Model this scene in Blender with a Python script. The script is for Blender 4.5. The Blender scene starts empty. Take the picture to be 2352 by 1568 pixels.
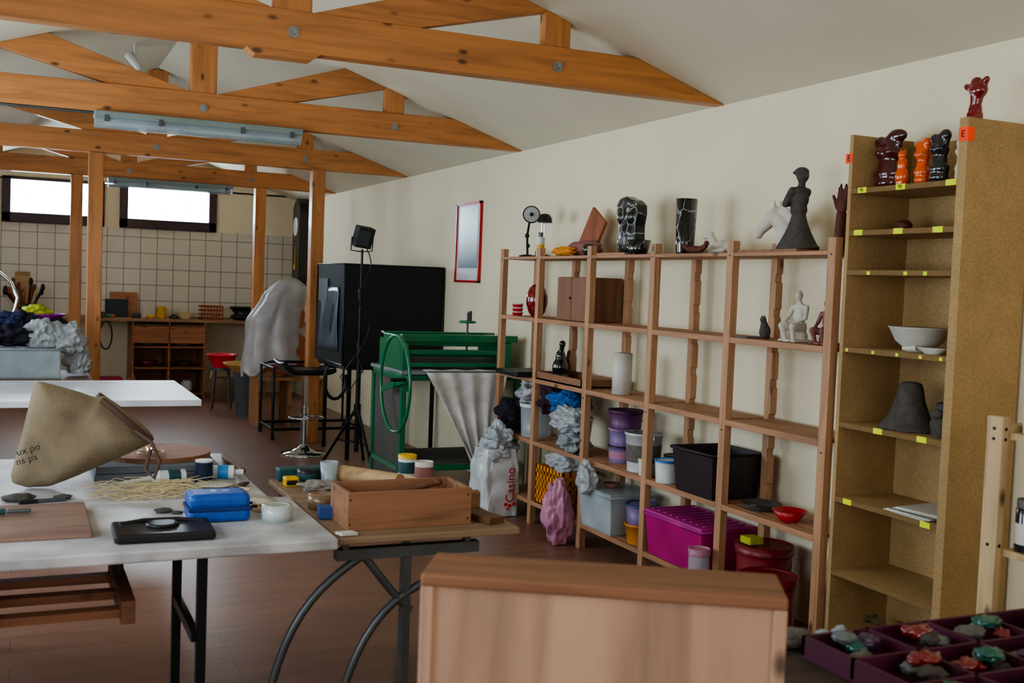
import bpy,bmesh,math,random
from mathutils import Vector,Matrix,noise,Euler
random.seed(7)
SC=bpy.context.scene; COL=SC.collection
pi=math.pi
# ---------------------------------------------------------------- materials
def lin(h):
    h=h.lstrip('#'); r=[]
    for i in (0,2,4):
        c=int(h[i:i+2],16)/255; r.append(c/12.92 if c<=.04045 else ((c+.055)/1.055)**2.4)
    return r+[1]
MC={}
def mat(name,col,rough=.6,metal=0,kind='noise',sc=6,amt=.12,bump=.0,ax=0,col2=None,alpha=1,coat=0,emit=0,trans=0):
    if name in MC: return MC[name]
    m=bpy.data.materials.new(name); m.use_nodes=True; nt=m.node_tree; N=nt.nodes; L=nt.links
    b=N['Principled BSDF']; c=lin(col)
    b.inputs['Roughness'].default_value=rough; b.inputs['Metallic'].default_value=metal
    b.inputs['Coat Weight'].default_value=coat; b.inputs['Coat Roughness'].default_value=.08
    b.inputs['Transmission Weight'].default_value=trans
    b.inputs['Alpha'].default_value=alpha
    if emit:
        b.inputs['Emission Color'].default_value=c; b.inputs['Emission Strength'].default_value=emit
    tc=N.new('ShaderNodeTexCoord'); mp=N.new('ShaderNodeMapping'); L.new(tc.outputs['Object'],mp.inputs[0])
    def sc_(f,cc=c): return [min(1,x*f) for x in cc[:3]]+[1]
    def ramp(src,stops):
        r=N.new('ShaderNodeValToRGB'); L.new(src,r.inputs[0]); e=r.color_ramp.elements
        e[0].position,e[0].color=stops[0]; e[1].position,e[1].color=stops[-1]
        for p,cc in stops[1:-1]:
            q=e.new(p); q.color=cc
        return r
    def mix(f,a,bb,mode='MIX'):
        x=N.new('ShaderNodeMix'); x.data_type='RGBA'; x.blend_type=mode
        if hasattr(f,'links') : L.new(f,x.inputs[0])
        else: x.inputs[0].default_value=f
        for i,q in ((6,a),(7,bb)):
            if hasattr(q,'links'): L.new(q,x.inputs[i])
            else: x.inputs[i].default_value=q
        return x.outputs[2]
    nz=N.new('ShaderNodeTexNoise'); nz.inputs['Detail'].default_value=6
    out=None
    if kind=='wood':
        oi=N.new('ShaderNodeObjectInfo'); ad=N.new('ShaderNodeVectorMath'); ad.operation='ADD'
        ml=N.new('ShaderNodeMath'); ml.operation='MULTIPLY'; ml.inputs[1].default_value=13
        L.new(oi.outputs['Random'],ml.inputs[0]); L.new(tc.outputs['Object'],ad.inputs[0]); L.new(ml.outputs[0],ad.inputs[1]); L.new(ad.outputs[0],mp.inputs[0])
        s=[sc*3]*3; s[ax]=sc*.22; mp.inputs['Scale'].default_value=s
        L.new(mp.outputs[0],nz.inputs['Vector']); nz.inputs['Scale'].default_value=1.6; nz.inputs['Distortion'].default_value=.8
        r=ramp(nz.outputs[0],[(.3,sc_(.66)),(.5,sc_(.95)),(.7,sc_(1.14))])
        mp2=N.new('ShaderNodeMapping'); L.new(ad.outputs[0],mp2.inputs[0]); s2=[9,9,9]; s2[ax]=4.5; mp2.inputs['Scale'].default_value=s2
        vo=N.new('ShaderNodeTexVoronoi'); vo.inputs['Scale'].default_value=.9; L.new(mp2.outputs[0],vo.inputs[0])
        k=ramp(vo.outputs['Distance'],[(.05,[.25,.25,.25,1]),(.14,[1,1,1,1])])
        out=mix(1.0,r.outputs[0],k.outputs[0],'MULTIPLY')
        src=nz.outputs[0]
    elif kind=='chip':
        vo=N.new('ShaderNodeTexVoronoi'); vo.inputs['Scale'].default_value=240; L.new(mp.outputs[0],vo.inputs[0])
        bw=N.new('ShaderNodeRGBToBW'); L.new(vo.outputs['Color'],bw.inputs[0])
        r=ramp(bw.outputs[0],[(.1,sc_(.78)),(.5,sc_(1)),(.9,sc_(1.15))])
        L.new(mp.outputs[0],nz.inputs['Vector']); nz.inputs['Scale'].default_value=5
        r2=ramp(nz.outputs[0],[(.3,[.8,.8,.8,1]),(.7,[1,1,1,1])])
        out=mix(1.0,r.outputs[0],r2.outputs[0],'MULTIPLY'); src=bw.outputs[0]
    elif kind in('tile','plank'):
        se=N.new('ShaderNodeSeparateXYZ'); co=N.new('ShaderNodeCombineXYZ'); L.new(tc.outputs['Object'],se.inputs[0])
        L.new(se.outputs[0],co.inputs[0]); L.new(se.outputs[2 if kind=='tile' else 1],co.inputs[1])
        br=N.new('ShaderNodeTexBrick'); L.new(co.outputs[0],br.inputs['Vector']); br.inputs['Scale'].default_value=1
        c2=lin(col2)
        br.inputs['Color1'].default_value=sc_(1); br.inputs['Color2'].default_value=sc_(.96 if kind=='tile' else .88); br.inputs['Mortar'].default_value=c2
        if kind=='tile':
            br.offset=0; br.inputs['Brick Width'].default_value=.2; br.inputs['Row Height'].default_value=.2; br.inputs['Mortar Size'].default_value=.005
        else:
            br.offset=.37; br.inputs['Brick Width'].default_value=1.3; br.inputs['Row Height'].default_value=.19; br.inputs['Mortar Size'].default_value=.0012
        mp.inputs['Scale'].default_value=(1,7,1) if kind=='plank' else (1,1,1)
        L.new(mp.outputs[0],nz.inputs['Vector']); nz.inputs['Scale'].default_value=2.5
        r2=ramp(nz.outputs[0],[(.3,[.78,.78,.78,1]),(.7,[1.0,1.0,1.0,1])])
        out=mix(1.0 if kind=='plank' else .3,br.outputs[0],r2.outputs[0],'MULTIPLY'); src=nz.outputs[0]
    elif kind=='vein':
        vo=N.new('ShaderNodeTexVoronoi'); vo.feature='DISTANCE_TO_EDGE'; vo.inputs['Scale'].default_value=sc
        nz.inputs['Scale'].default_value=9; L.new(mp.outputs[0],nz.inputs['Vector'])
        ad=N.new('ShaderNodeMix'); ad.data_type='RGBA'; ad.inputs[0].default_value=.1
        L.new(mp.outputs[0],ad.inputs[6]); L.new(nz.outputs['Color'],ad.inputs[7]); L.new(ad.outputs[2],vo.inputs[0])
        nb=N.new('ShaderNodeTexNoise'); nb.inputs['Scale'].default_value=14; L.new(tc.outputs['Object'],nb.inputs['Vector'])
        r=ramp(vo.outputs['Distance'],[(.008,lin(col2)),(.026,c)])
        q=ramp(nb.outputs[0],[(.4,[0,0,0,1]),(.52,[1,1,1,1])])
        out=mix(q.outputs[0],c,r.outputs[0]); src=nz.outputs[0]
    elif kind=='weave':
        w1=N.new('ShaderNodeTexWave'); w1.inputs['Scale'].default_value=sc; w1.bands_direction='X'
        w2=N.new('ShaderNodeTexWave'); w2.inputs['Scale'].default_value=sc; w2.bands_direction='Z'
        L.new(mp.outputs[0],w1.inputs[0]); L.new(mp.outputs[0],w2.inputs[0])
        a=mix(.5,w1.outputs[0],w2.outputs[0]); r=ramp(a,[(.2,sc_(.66)),(.8,sc_(1.1))])
        L.new(mp.outputs[0],nz.inputs['Vector']); nz.inputs['Scale'].default_value=9
        r2=ramp(nz.outputs[0],[(.3,[.72,.72,.72,1]),(.7,[1,1,1,1])])
        out=mix(1.0,r.outputs[0],r2.outputs[0],'MULTIPLY'); src=a
    elif kind=='vgrad':
        se=N.new('ShaderNodeSeparateXYZ'); L.new(tc.outputs['Object'],se.inputs[0])
        r=ramp(se.outputs[2],[(.1,lin(col2)),(sc,c)]); out=r.outputs[0]; src=nz.outputs[0]
    else:
        L.new(mp.outputs[0],nz.inputs['Vector']); nz.inputs['Scale'].default_value=sc
        hi=lin(col2) if col2 else sc_(1+amt)
        r=ramp(nz.outputs[0],[(.35,sc_(1-amt)),(.65,hi)]); out=r.outputs[0]; src=nz.outputs[0]
    L.new(out,b.inputs['Base Color'])
    if bump:
        bp=N.new('ShaderNodeBump'); bp.inputs['Strength'].default_value=bump; bp.inputs['Distance'].default_value=.01
        L.new(src,bp.inputs['Height']); L.new(bp.outputs[0],b.inputs['Normal'])
    MC[name]=m; return m
# ---------------------------------------------------------------- mesh builder
class M:
    def __init__(s,m=None): s.v=[];s.f=[];s.mi=[];s.sm=[];s.ms=[];s.c=0; s.x=None
    def use(s,m):
        if m not in s.ms: s.ms.append(m)
        s.c=s.ms.index(m); return s
    def xf(s,mtx): s.x=mtx; return s
    def add(s,vs,fs,smooth=False):
        n=len(s.v)
        for p in vs:
            p=Vector(p); s.v.append(s.x@p if s.x else p)
        for f in fs: s.f.append([n+i for i in f]); s.mi.append(s.c); s.sm.append(smooth)
        return s
    def box(s,x0,x1,y0,y1,z0,z1):
        return s.add([(x0,y0,z0),(x1,y0,z0),(x1,y1,z0),(x0,y1,z0),(x0,y0,z1),(x1,y0,z1),(x1,y1,z1),(x0,y1,z1)],
          [(3,2,1,0),(4,5,6,7),(0,1,5,4),(1,2,6,5),(2,3,7,6),(3,0,4,7)])
    def ob(s,c,size,rot=(0,0,0)):
        R=Matrix.Translation(c)@Euler(rot).to_matrix().to_4x4(); a,b,d=[q/2 for q in size]
        vs=[R@Vector(p) for p in [(-a,-b,-d),(a,-b,-d),(a,b,-d),(-a,b,-d),(-a,-b,d),(a,-b,d),(a,b,d),(-a,b,d)]]
        return s.add(vs,[(3,2,1,0),(4,5,6,7),(0,1,5,4),(1,2,6,5),(2,3,7,6),(3,0,4,7)])
    def cyl(s,p0,p1,r0,r1=None,n=16,smooth=True):
        r1=r0 if r1 is None else r1; p0=Vector(p0);p1=Vector(p1);d=(p1-p0).normalized()
        a=d.orthogonal().normalized(); b=d.cross(a)
        vs=[];
        for p,r in((p0,r0),(p1,r1)):
            for i in range(n):
                t=2*pi*i/n; vs.append(p+a*math.cos(t)*r+b*math.sin(t)*r)
        s.add(vs,[(i,(i+1)%n,n+(i+1)%n,n+i) for i in range(n)],smooth)
        s.add(vs,[tuple(range(n))[::-1],tuple(range(n,2*n))])
        return s
    def tube(s,pts,r,n=8,closed=False,rr=None):
        pts=[Vector(p) for p in pts]; m=len(pts); vs=[]; up=None
        for i,p in enumerate(pts):
            if closed: d=(pts[(i+1)%m]-pts[i-1])
            else: d=pts[min(i+1,m-1)]-pts[max(i-1,0)]
            d=d.normalized() if d.length>1e-9 else Vector((0,0,1))
            if up is None: up=d.orthogonal().normalized()
            up=(up-d*up.dot(d)); up=up.normalized() if up.length>1e-6 else d.orthogonal().normalized()
            b=d.cross(up); q=rr[i] if rr else r
            for k in range(n):
                t=2*pi*k/n; vs.append(p+up*math.cos(t)*q+b*math.sin(t)*q)
        fs=[]
        for i in range(m if closed else m-1):
            j=(i+1)%m
            for k in range(n): fs.append((i*n+k,i*n+(k+1)%n,j*n+(k+1)%n,j*n+k))
        s.add(vs,fs,True)
        if not closed: s.add(vs[:n]+vs[-n:],[tuple(range(n))[::-1],tuple(range(n,2*n))])
        return s
    def lathe(s,prof,c=(0,0,0),n=28,sx=1,sy=1,smooth=True):
        c=Vector(c); vs=[];fs=[]
        for r,z in prof:
            for i in range(n):
                t=2*pi*i/n; vs.append(c+Vector((r*sx*math.cos(t),r*sy*math.sin(t),z)))
        for k in range(len(prof)-1):
            for i in range(n): fs.append((k*n+i,k*n+(i+1)%n,(k+1)*n+(i+1)%n,(k+1)*n+i))
        s.add(vs,fs,smooth); 
        s.add(vs[:n],[tuple(range(n))[::-1]]); s.add(vs[-n:],[tuple(range(n))])
        return s
    def prism(s,poly,ax,a,b):
        def pt(p,w):
            return {'x':(w,p[0],p[1]),'y':(p[0],w,p[1]),'z':(p[0],p[1],w)}[ax]
        n=len(poly); vs=[pt(p,a) for p in poly]+[pt(p,b) for p in poly]
        return s.add(vs,[tuple(range(n))[::-1],tuple(range(n,2*n))]+[(i,(i+1)%n,n+(i+1)%n,n+i) for i in range(n)])
    def ell(s,c,r,n=16,rot=(0,0,0)):
        R=Matrix.Translation(c)@Euler(rot).to_matrix().to_4x4(); vs=[];fs=[]; h=n//2
        if not hasattr(r,'__len__'): r=(r,r,r)
        for j in range(1,h):
            a=pi*j/h
            for i in range(n):
                t=2*pi*i/n; vs.append(R@Vector((r[0]*math.sin(a)*math.cos(t),r[1]*math.sin(a)*math.sin(t),r[2]*math.cos(a))))
        vs+= [R@Vector((0,0,r[2])),R@Vector((0,0,-r[2]))]; T_=len(vs)-2
        for j in range(h-2):
            for i in range(n): fs.append((j*n+i,(j+1)*n+i,(j+1)*n+(i+1)%n,j*n+(i+1)%n))
        for i in range(n): fs.append((T_,i,(i+1)%n)); fs.append((T_+1,(h-2)*n+(i+1)%n,(h-2)*n+i))
        return s.add(vs,fs,True)
    def cap(s,p0,p1,r0,r1=None,n=12):
        r1=r0 if r1 is None else r1; s.cyl(p0,p1,r0,r1,n); s.ell(p0,r0,n); s.ell(p1,r1,n); return s
    def blob(s,c,r,amp=.15,fr=3,seed=0,sub=4,flat=None):
        bm=bmesh.new(); bmesh.ops.create_icosphere(bm,subdivisions=sub,radius=1); vs=[]
        for v in bm.verts:
            p=v.co.copy(); q=p*fr+Vector((seed*7.1,seed*3.3,seed))
            d=1+amp*(.9*noise.noise(q)-.9*abs(noise.noise(q*1.5+Vector((3,1,2))))-.35*abs(noise.noise(q*3.2))+.35)
            w=Vector((p.x*r[0],p.y*r[1],p.z*r[2]))*d
            if flat is not None: w.z=max(w.z,-r[2]*flat)
            vs.append(Vector(c)+w)
        fs=[[v.index for v in f.verts] for f in bm.faces]; bm.free(); return s.add(vs,fs,True)
    def grid(s,fn,nu,nv):
        vs=[fn(i/nu,j/nv) for j in range(nv+1) for i in range(nu+1)]; w=nu+1
        return s.add(vs,[(j*w+i,j*w+i+1,(j+1)*w+i+1,(j+1)*w+i) for j in range(nv) for i in range(nu)],True)
    def mesh(s,name,off):
        me=bpy.data.meshes.new(name); me.from_pydata([v-off if isinstance(off,Vector) else off@v for v in s.v],[],s.f)
        for m in s.ms: me.materials.append(m)
        for p,i,q in zip(me.polygons,s.mi,s.sm): p.material_index=i; p.use_smooth=q
        bm=bmesh.new(); bm.from_mesh(me)
        bmesh.ops.recalc_face_normals(bm,faces=bm.faces); bm.to_mesh(me); bm.free()
        return me
def mods(o,bev=0,rem=0,sub=0,sol=0,smo=0):
    if sol: q=o.modifiers.new('s','SOLIDIFY'); q.thickness=sol
    if rem:
        q=o.modifiers.new('r','REMESH'); q.mode='VOXEL'; q.voxel_size=rem; q.use_smooth_shade=True
        q=o.modifiers.new('sm','SMOOTH'); q.factor=.5; q.iterations=smo or 3
    if bev: q=o.modifiers.new('b','BEVEL'); q.width=bev; q.segments=2; q.limit_method='ANGLE'; q.angle_limit=.7
    if sub: q=o.modifiers.new('u','SUBSURF'); q.levels=sub; q.render_levels=sub
MW={}
def meta(o,label,cat,grp=None):
    o['label']=label; o['category']=cat
    if grp: o['group']=grp
def S(name,label,cat,m,grp=None,struct=False,origin=None,stuff=False,**k):
    xs=[v.x for v in m.v];ys=[v.y for v in m.v];zs=[v.z for v in m.v]
    off=Vector(origin) if origin else Vector(((min(xs)+max(xs))/2,(min(ys)+max(ys))/2,min(zs)))
    o=bpy.data.objects.new(name,m.mesh(name,off)); o.location=off; COL.objects.link(o); mods(o,**k)
    if struct: o['kind']='structure'
    else: meta(o,label,cat,grp)
    if stuff: o['kind']='stuff'
    MW[o.name]=Matrix.Translation(off); return o
def T(name,label,cat,loc,rz=0,grp=None):
    o=bpy.data.objects.new(name,None); o.empty_display_size=.05; o.location=loc; o.rotation_euler=(0,0,rz); COL.objects.link(o)
    meta(o,label,cat,grp); MW[o.name]=Matrix.Translation(loc)@Matrix.Rotation(rz,4,'Z'); return o
def P(par,name,m,label=None,local=False,**k):
    mw=MW[par.name]; o=bpy.data.objects.new(name,m.mesh(name,Matrix() if local else mw.inverted()))
    o.parent=par; COL.objects.link(o); mods(o,**k)
    if label: o['label']=label
    MW[o.name]=mw; return o
def clone(o,dx,label=None,rz=0):
    def rec(s,par):
        c=s.copy(); COL.objects.link(c)
        if par: c.parent=par
        for ch in s.children: rec(ch,c)
        return c
    c=rec(o,None); c.location=Vector(o.location)+Vector(dx); c.rotation_euler.z+=rz
    if label: c['label']=label
    return c
def txt(par,name,body,size,mtx,m,ext=.0006):
    cu=bpy.data.curves.new('t','FONT'); cu.body=body; cu.size=size; cu.extrude=ext; cu.align_x='CENTER'; cu.align_y='CENTER'
    t=bpy.data.objects.new('t',cu); COL.objects.link(t); bpy.context.view_layer.update()
    me=bpy.data.meshes.new_from_object(t.evaluated_get(bpy.context.evaluated_depsgraph_get()))
    bpy.data.objects.remove(t); me.transform(MW[par.name].inverted()@mtx); me.materials.clear(); me.materials.append(m)
    o=bpy.data.objects.new(name,me); o.parent=par; COL.objects.link(o); return o
def fr(o,x,z):
    x=Vector(x).normalized(); z=Vector(z).normalized(); n=x.cross(z)
    r=Matrix((x,z,n)).transposed().to_4x4(); return Matrix.Translation(o)@r
def aim(o,d): return Matrix.Translation(o)@Vector(d).to_track_quat('Z','Y').to_matrix().to_4x4()
# ---------------------------------------------------------------- camera
X=Vector((.9102,-.0133,-.4141)).normalized(); Y=Vector((-.4126,.0622,-.9087)); Y=(Y-X*Y.dot(X)).normalized(); Z=X.cross(Y)
cd=bpy.data.cameras.new('camera'); cam=bpy.data.objects.new('camera',cd); COL.objects.link(cam); SC.camera=cam
R=Matrix((X,Y,Z)).to_4x4(); cam.matrix_world=Matrix.Translation((0,0,1.55))@R
cd.sensor_width=36; cd.lens=38.46; cd.clip_start=.05
cd.dof.use_dof=True; cd.dof.focus_distance=6.2; cd.dof.aperture_fstop=4.5
# ---------------------------------------------------------------- palette
beamw=mat('beam_pine','#bf7e48',.5,kind='wood',ax=0,sc=5,coat=.1)
beamz=mat('post_pine','#bf7e48',.5,kind='wood',ax=2,sc=5,coat=.1)
pinez=mat('shelf_pine_upright','#b98d6a',.6,kind='wood',ax=2,sc=6)
piney=mat('shelf_pine_board','#b08262',.6,kind='wood',ax=1,sc=6)
pinex=mat('pine_board','#b8956c',.6,kind='wood',ax=0,sc=6)
darkw=mat('brown_wood','#6d4830',.55,kind='wood',ax=1,sc=6)
boxw=mat('box_wood','#94674a',.6,kind='wood',ax=0,sc=6)
chip=mat('particle_board','#b59566',.75,kind='chip')
chipe=mat('particle_board_edge','#8a6c44',.85,kind='chip')
wallm=mat('wall_plaster','#ebe0c3',.85,sc=1.5,amt=.03,bump=.05)
ceilm=mat('ceiling_plaster','#d9d1bb',.9,sc=1.5,amt=.03)
floorm=mat('floor_laminate','#8f6856',.36,kind='plank',col2='#3c2a24')
tilem=mat('white_tiles','#ddd8ca',.25,kind='tile',col2='#857f74')
wht=mat('white_laminate','#c9cbd0',.38,sc=4,amt=.1,col2='#d8d8da')
stone=mat('worn_white_top','#b4b1b0',.4,sc=7,amt=.25,col2='#cac7c6')
blk=mat('black_metal','#15161a',.4,metal=.4)
blkp=mat('black_plastic','#131418',.38)
blkf=mat('black_fabric','#0e0f12',.7,sc=12,amt=.3,bump=.2)
grym=mat('grey_steel','#5c5f62',.45,metal=.6)
chrome=mat('chrome','#c8ccd0',.12,metal=1)
green=mat('green_enamel','#0f7049',.35,coat=.3)
frmw=mat('window_frame_paint','#3d2b2e',.4)
white=mat('white_plastic','#d2d4d3',.4)
whitm=mat('matt_white','#d0cdc4',.7,bump=.1)
pbag=mat('white_plastic_film','#c0c6ca',.25,sc=9,amt=.15,bump=.6,alpha=.72)
clr=mat('translucent_plastic','#c6d2d8',.25,alpha=.5)
glass=mat('clear_glass','#dfeaf0',.05,alpha=.1)
purple=mat('purple_plastic','#5c2f5e',.4); mag=mat('magenta_plastic','#c0207e',.3,alpha=.9)
magr=mat('pink_red_content','#c81f4c',.5)
red=mat('red_plastic','#b81e2a',.35); dred=mat('dark_red_plastic','#7a1624',.35)
glred=mat('red_glaze','#7a0d16',.12,coat=.8); glor=mat('orange_glaze','#e0580c',.12,coat=.8); gldk=mat('dark_glaze','#1d2125',.12,coat=.8); glbr=mat('oxblood_glaze','#4a1218',.12,coat=.8)
vein=mat('veined_black_glaze','#121312',.3,kind='vein',sc=10,col2='#b4b2aa',coat=.3)
drip=mat('dripped_black_glaze','#0c0d0f',.12,kind='vein',sc=7,col2='#9aa0a5',coat=.8)
clay=mat('dark_clay','#4f4944',.9,sc=30,amt=.2,bump=.4); clayg=mat('grey_clay','#6b6560',.9,sc=30,amt=.2,bump=.4)
clayw=mat('pale_clay','#cbc4b7',.85,sc=20,amt=.06,bump=.1); clayr=mat('terracotta','#a45a3c',.8,sc=20,amt=.15); claybr=mat('brown_clay','#5b2d20',.7)
claypk=mat('pinkish_clay','#8f5f58',.8)
blue=mat('blue_case','#1450a6',.4,bump=.1,sc=60); yel=mat('yellow_plastic','#d8a81c',.4); yelo=mat('yellow_orange_plastic','#d8880e',.4)
jute=mat('jute_cloth','#a59276',.95,kind='weave',sc=55,bump=.5)
tanb=mat('tan_leather','#5d463a',.8); straw=mat('raffia_straw','#d2be92',.8)
cream=mat('cream_paper','#d0cdbf',.8); lblY=mat('yellow_sticker','#d6e80a',.6,emit=.12); lblR=mat('orange_red_sticker','#ff4a1c',.6,emit=.15)
ink=mat('black_ink','#101010',.6); inkr=mat('red_ink','#c8202c',.5); inkw=mat('white_ink','#e8e8e8',.6)
teal=mat('teal_paint','#1f4a50',.5); pinkp=mat('pink_plastic_bag','#c98ba8',.35,bump=.4,sc=9,alpha=.85)
bluec=mat('blue_cloth','#2a60a0',.85,bump=.3,sc=10); darkc=mat('dark_cloth','#23222e',.9,bump=.4,sc=10); purc=mat('purple_bag','#43304e',.6,bump=.3,sc=9)
greybin=mat('grey_bin_plastic','#55595e',.5)
# ---------------------------------------------------------------- room shell
XL,XR,YB,YF=-1.21,3.44,14.6,-1.6; XM=1.115; EZ=2.555; RZ=EZ+.333*(XR-XM)
S('floor','','',M().use(floorm).box(XL-.2,XR+.2,YF-.2,YB+.2,-.1,0),struct=True,origin=(0,0,0))
S('wall_right','','',M().use(wallm).box(XR,XR+.15,YF,YB+.15,0,EZ+.1),struct=True)
S('wall_front','','',M().use(wallm).prism([(XL,0),(XR,0),(XR,EZ),(XM,RZ),(XL,EZ)],'y',YF-.15,YF),struct=True)
m=M().use(wallm)
m.box(XL-.15,XL,YF,YB,0,.95).box(XL-.15,XL,YF,YB,2.25,EZ+.1)
for a,b in((YF,1.2),(3.6,4.9),(7.3,8.6),(11.0,YB)): m.box(XL-.15,XL,a,b,.95,2.25)
S('wall_left','','',m,struct=True)
W=[(-.16,1.0),(1.18,2.365)]; WZ0,WZ1=2.09,2.64
m=M().use(wallm).box(XL,XR,YB,YB+.15,0,WZ0)
for a,b in((XL,W[0][0]),(W[0][1],W[1][0]),(W[1][1],XR)): m.box(a,b,YB,YB+.15,WZ0,min(WZ1,EZ+.07))
m.prism([(XL,EZ+.05),(W[0][0],WZ1),(W[1][1],WZ1),(XR,EZ+.05),(XM,RZ+.05)],'y',YB,YB+.15)
m.prism([(XL,EZ+.05),(W[0][0],EZ+.05),(W[0][0],WZ1)],'y',YB,YB+.15).prism([(W[1][1],EZ+.05),(XR,EZ+.05),(W[1][1],WZ1)],'y',YB,YB+.15)
S('wall_back','','',m,struct=True)
S('trim_1','','',M().use(tilem).box(XL,XR,YB-.012,YB,.98,WZ0),struct=True,origin=(XR,YB,.98))
m=M().use(ceilm)
m.prism([(XR+.1,EZ-.033),(XM,RZ),(XL-.1,EZ-.033),(XL-.1,EZ+.12),(XM,RZ+.15),(XR+.1,EZ+.12)],'y',YF-.1,YB+.15)
S('ceiling','','',m,struct=True)
for i,(a,b) in enumerate(W):
    f=M().use(frmw); y0,y1=YB-.05,YB+.06; w=.1
    f.box(a,b,y0,y1,WZ0-.005,WZ0+w+.02).box(a,b,y0,y1,WZ1-.04,WZ1).box(a,a+w,y0,y1,WZ0,WZ1).box(b-w,b,y0,y1,WZ0,WZ1)
    o=S('window_%d'%(i+1),'','',f,struct=True,bev=.008)
    g=P(o,'pane',M().use(glass).box(a+w,b-w,YB+.0,YB+.006,WZ0+w,WZ1-.04))
sky_block=mat('opaque_sky_block','#e8eef2',.5)
for i,(a,b) in enumerate([(1.2,3.6),(4.9,7.3),(8.6,11.0)]):
    f=M().use(frmw); x0,x1=XL-.13,XL-.05
    f.box(x0,x1,a,b,.95,1.03).box(x0,x1,a,b,2.18,2.25)
    for q in(a,(a+b)/2-.03,b-.06): f.box(x0,x1,q,q+.06,.95,2.25)
    o=S('window_%d'%(i+3),'','',f,struct=True)
    P(o,'pane',M().use(sky_block).box(XL-.145,XL-.13,a,b,.95,2.25))  # opaque sheet added to block sky light; area lamps stand in front
# ---------------------------------------------------------------- trusses
TY=[4.966,7.533,10.137,12.74]; cz0,cz1=2.554,2.738; th=.045
def czx(x): return EZ+.333*(XR-x) if x>XM else EZ+.333*(x-XL)
tr=T('roof_truss','orange pine roof truss with washers and bolts','roof truss',(XM,TY[0],cz0),grp='pine roof trusses')
y=TY[0]
P(tr,'bottom_chord',M().use(beamw).prism([(XL,cz0),(XR,cz0),(2.89,cz1),(-.66,cz1)],'y',y-th,y+th),bev=.004)
P(tr,'king_post',M().use(beamz).box(XM-.085,XM+.085,y-.035,y+.035,cz1-.02,RZ-.02),bev=.004)
for sgn in(1,-1):
    q=lambda x: XM+sgn*(x-XM)
    P(tr,'short_post',M().use(beamz).prism([(q(2.365),cz1),(q(2.505),cz1),(q(2.505),czx(2.505)),(q(2.365),czx(2.365))],'y',y-.035,y+.035),bev=.004)
    P(tr,'diagonal_brace',M().use(beamw).prism([(q(1.2),cz1),(q(1.707),cz1),(q(2.365),2.9),(q(2.365),czx(2.365)),(q(2.065),3.012)],'y',y-.03,y+.03),bev=.004)
wash=mat('bolt_steel','#9a9a98',.4,metal=.5)
for bx in(XM,2.435,XM*2-2.435):
    P(tr,'bolt',M().use(wash).cyl((bx,y-th,2.64),(bx,y-th-.006,2.64),.026,n=20).cyl((bx,y-th-.004,2.64),(bx,y-th-.02,2.64),.012,n=6,smooth=False))
for t in TY[1:]: clone(tr,(0,t-TY[0],0))
P(tr,'splice_block',M().use(beamw).prism([(.95,cz0-.03),(1.2,cz0-.03),(1.24,cz0),(.91,cz0)],'y',y-.045,y+.045))
ps=S('timber_post','square pine post holding up a roof truss','post',M().use(beamz).box(-.06,.06,-.06,.06,0,cz0),grp='pine support posts',bev=.006)
ps.location=(.62,TY[2],0)
for px,py in((2.56,TY[2]),(.59,TY[3]),(2.55,TY[3])):
    c=ps.copy(); COL.objects.link(c); c.location=(px,py,0)
# strip lights
tubem=mat('fluorescent_tube','#c8d2d5',.3); lcov=mat('lamp_diffuser','#a5b5b8',.2,alpha=.55)
lt=T('strip_light','grey fluorescent batten light with clear cover under a truss','light',(1.1,7.5,2.45),grp='fluorescent strip lights')
P(lt,'housing',M().use(mat('lamp_housing','#7f8a86',.5)).box(.44,1.77,7.43,7.57,2.515,2.556),bev=.006)
P(lt,'diffuser',M().use(lcov).prism([(7.435,2.515),(7.565,2.515),(7.55,2.47),(7.52,2.452),(7.48,2.452),(7.45,2.47)],'x',.445,1.765),bev=.003)
for q in(7.475,7.525): P(lt,'tube',M().use(tubem).cyl((.5,q,2.485),(1.71,q,2.485),.013))
for q in(.5,.83,1.35,1.68): P(lt,'clip',M().use(grym).box(q,q+.025,7.427,7.573,2.49,2.53))
clone(lt,(.46,5.2,0))
S('cable_conduit','thin grey cable conduit clipped along a truss','conduit',M().use(grym).cyl((-1.2,7.5,2.545),(.44,7.5,2.545),.009,n=8))
sp=T('ceiling_spotlight','small white spotlight fixed to the sloping ceiling','light',(.78,8.6,3.1))
P(sp,'lamp_head',M().use(white).cyl((.82,8.55,3.02),(.74,8.62,3.14),.025,.035)); P(sp,'stem',M().use(white).cyl((.78,8.6,3.08),(.78,8.6,3.22),.01))
# ---------------------------------------------------------------- pine shelf unit
PY=[3.6,4.31,5.0,5.71,6.4,6.98]; sx0,sx1=3.08,3.38; LV=[1.745,1.345,.952,.546,.155]
sh=T('shelf_unit','long open pine shelf unit with notched uprights','shelf',(3.23,5.3,0))
for p in PY:
    for xx in(sx0,sx1-.04):
        u=M().use(pinez)
        if xx>sx0:
            pr=[(p-.024,0)]
            for k in range(9): zz=.25+k*.17; pr+=[(p-.024,zz),(p-.015,zz+.005),(p-.015,zz+.04),(p-.024,zz+.045)]
            pr+=[(p-.024,1.8),(p+.024,1.8),(p+.024,0)]
            u.prism(pr,'x',xx,xx+.04)
        else: u.box(xx,xx+.04,p-.024,p+.024,0,1.80)
        P(sh,'upright',u,bev=.002)
    P(sh,'screw',M().use(blk).cyl((sx0,p,1.73),(sx0-.002,p,1.73),.004,n=8)); P(sh,'screw',M().use(blk).cyl((sx0,p,.9),(sx0-.002,p,.9),.004,n=8))
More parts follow.
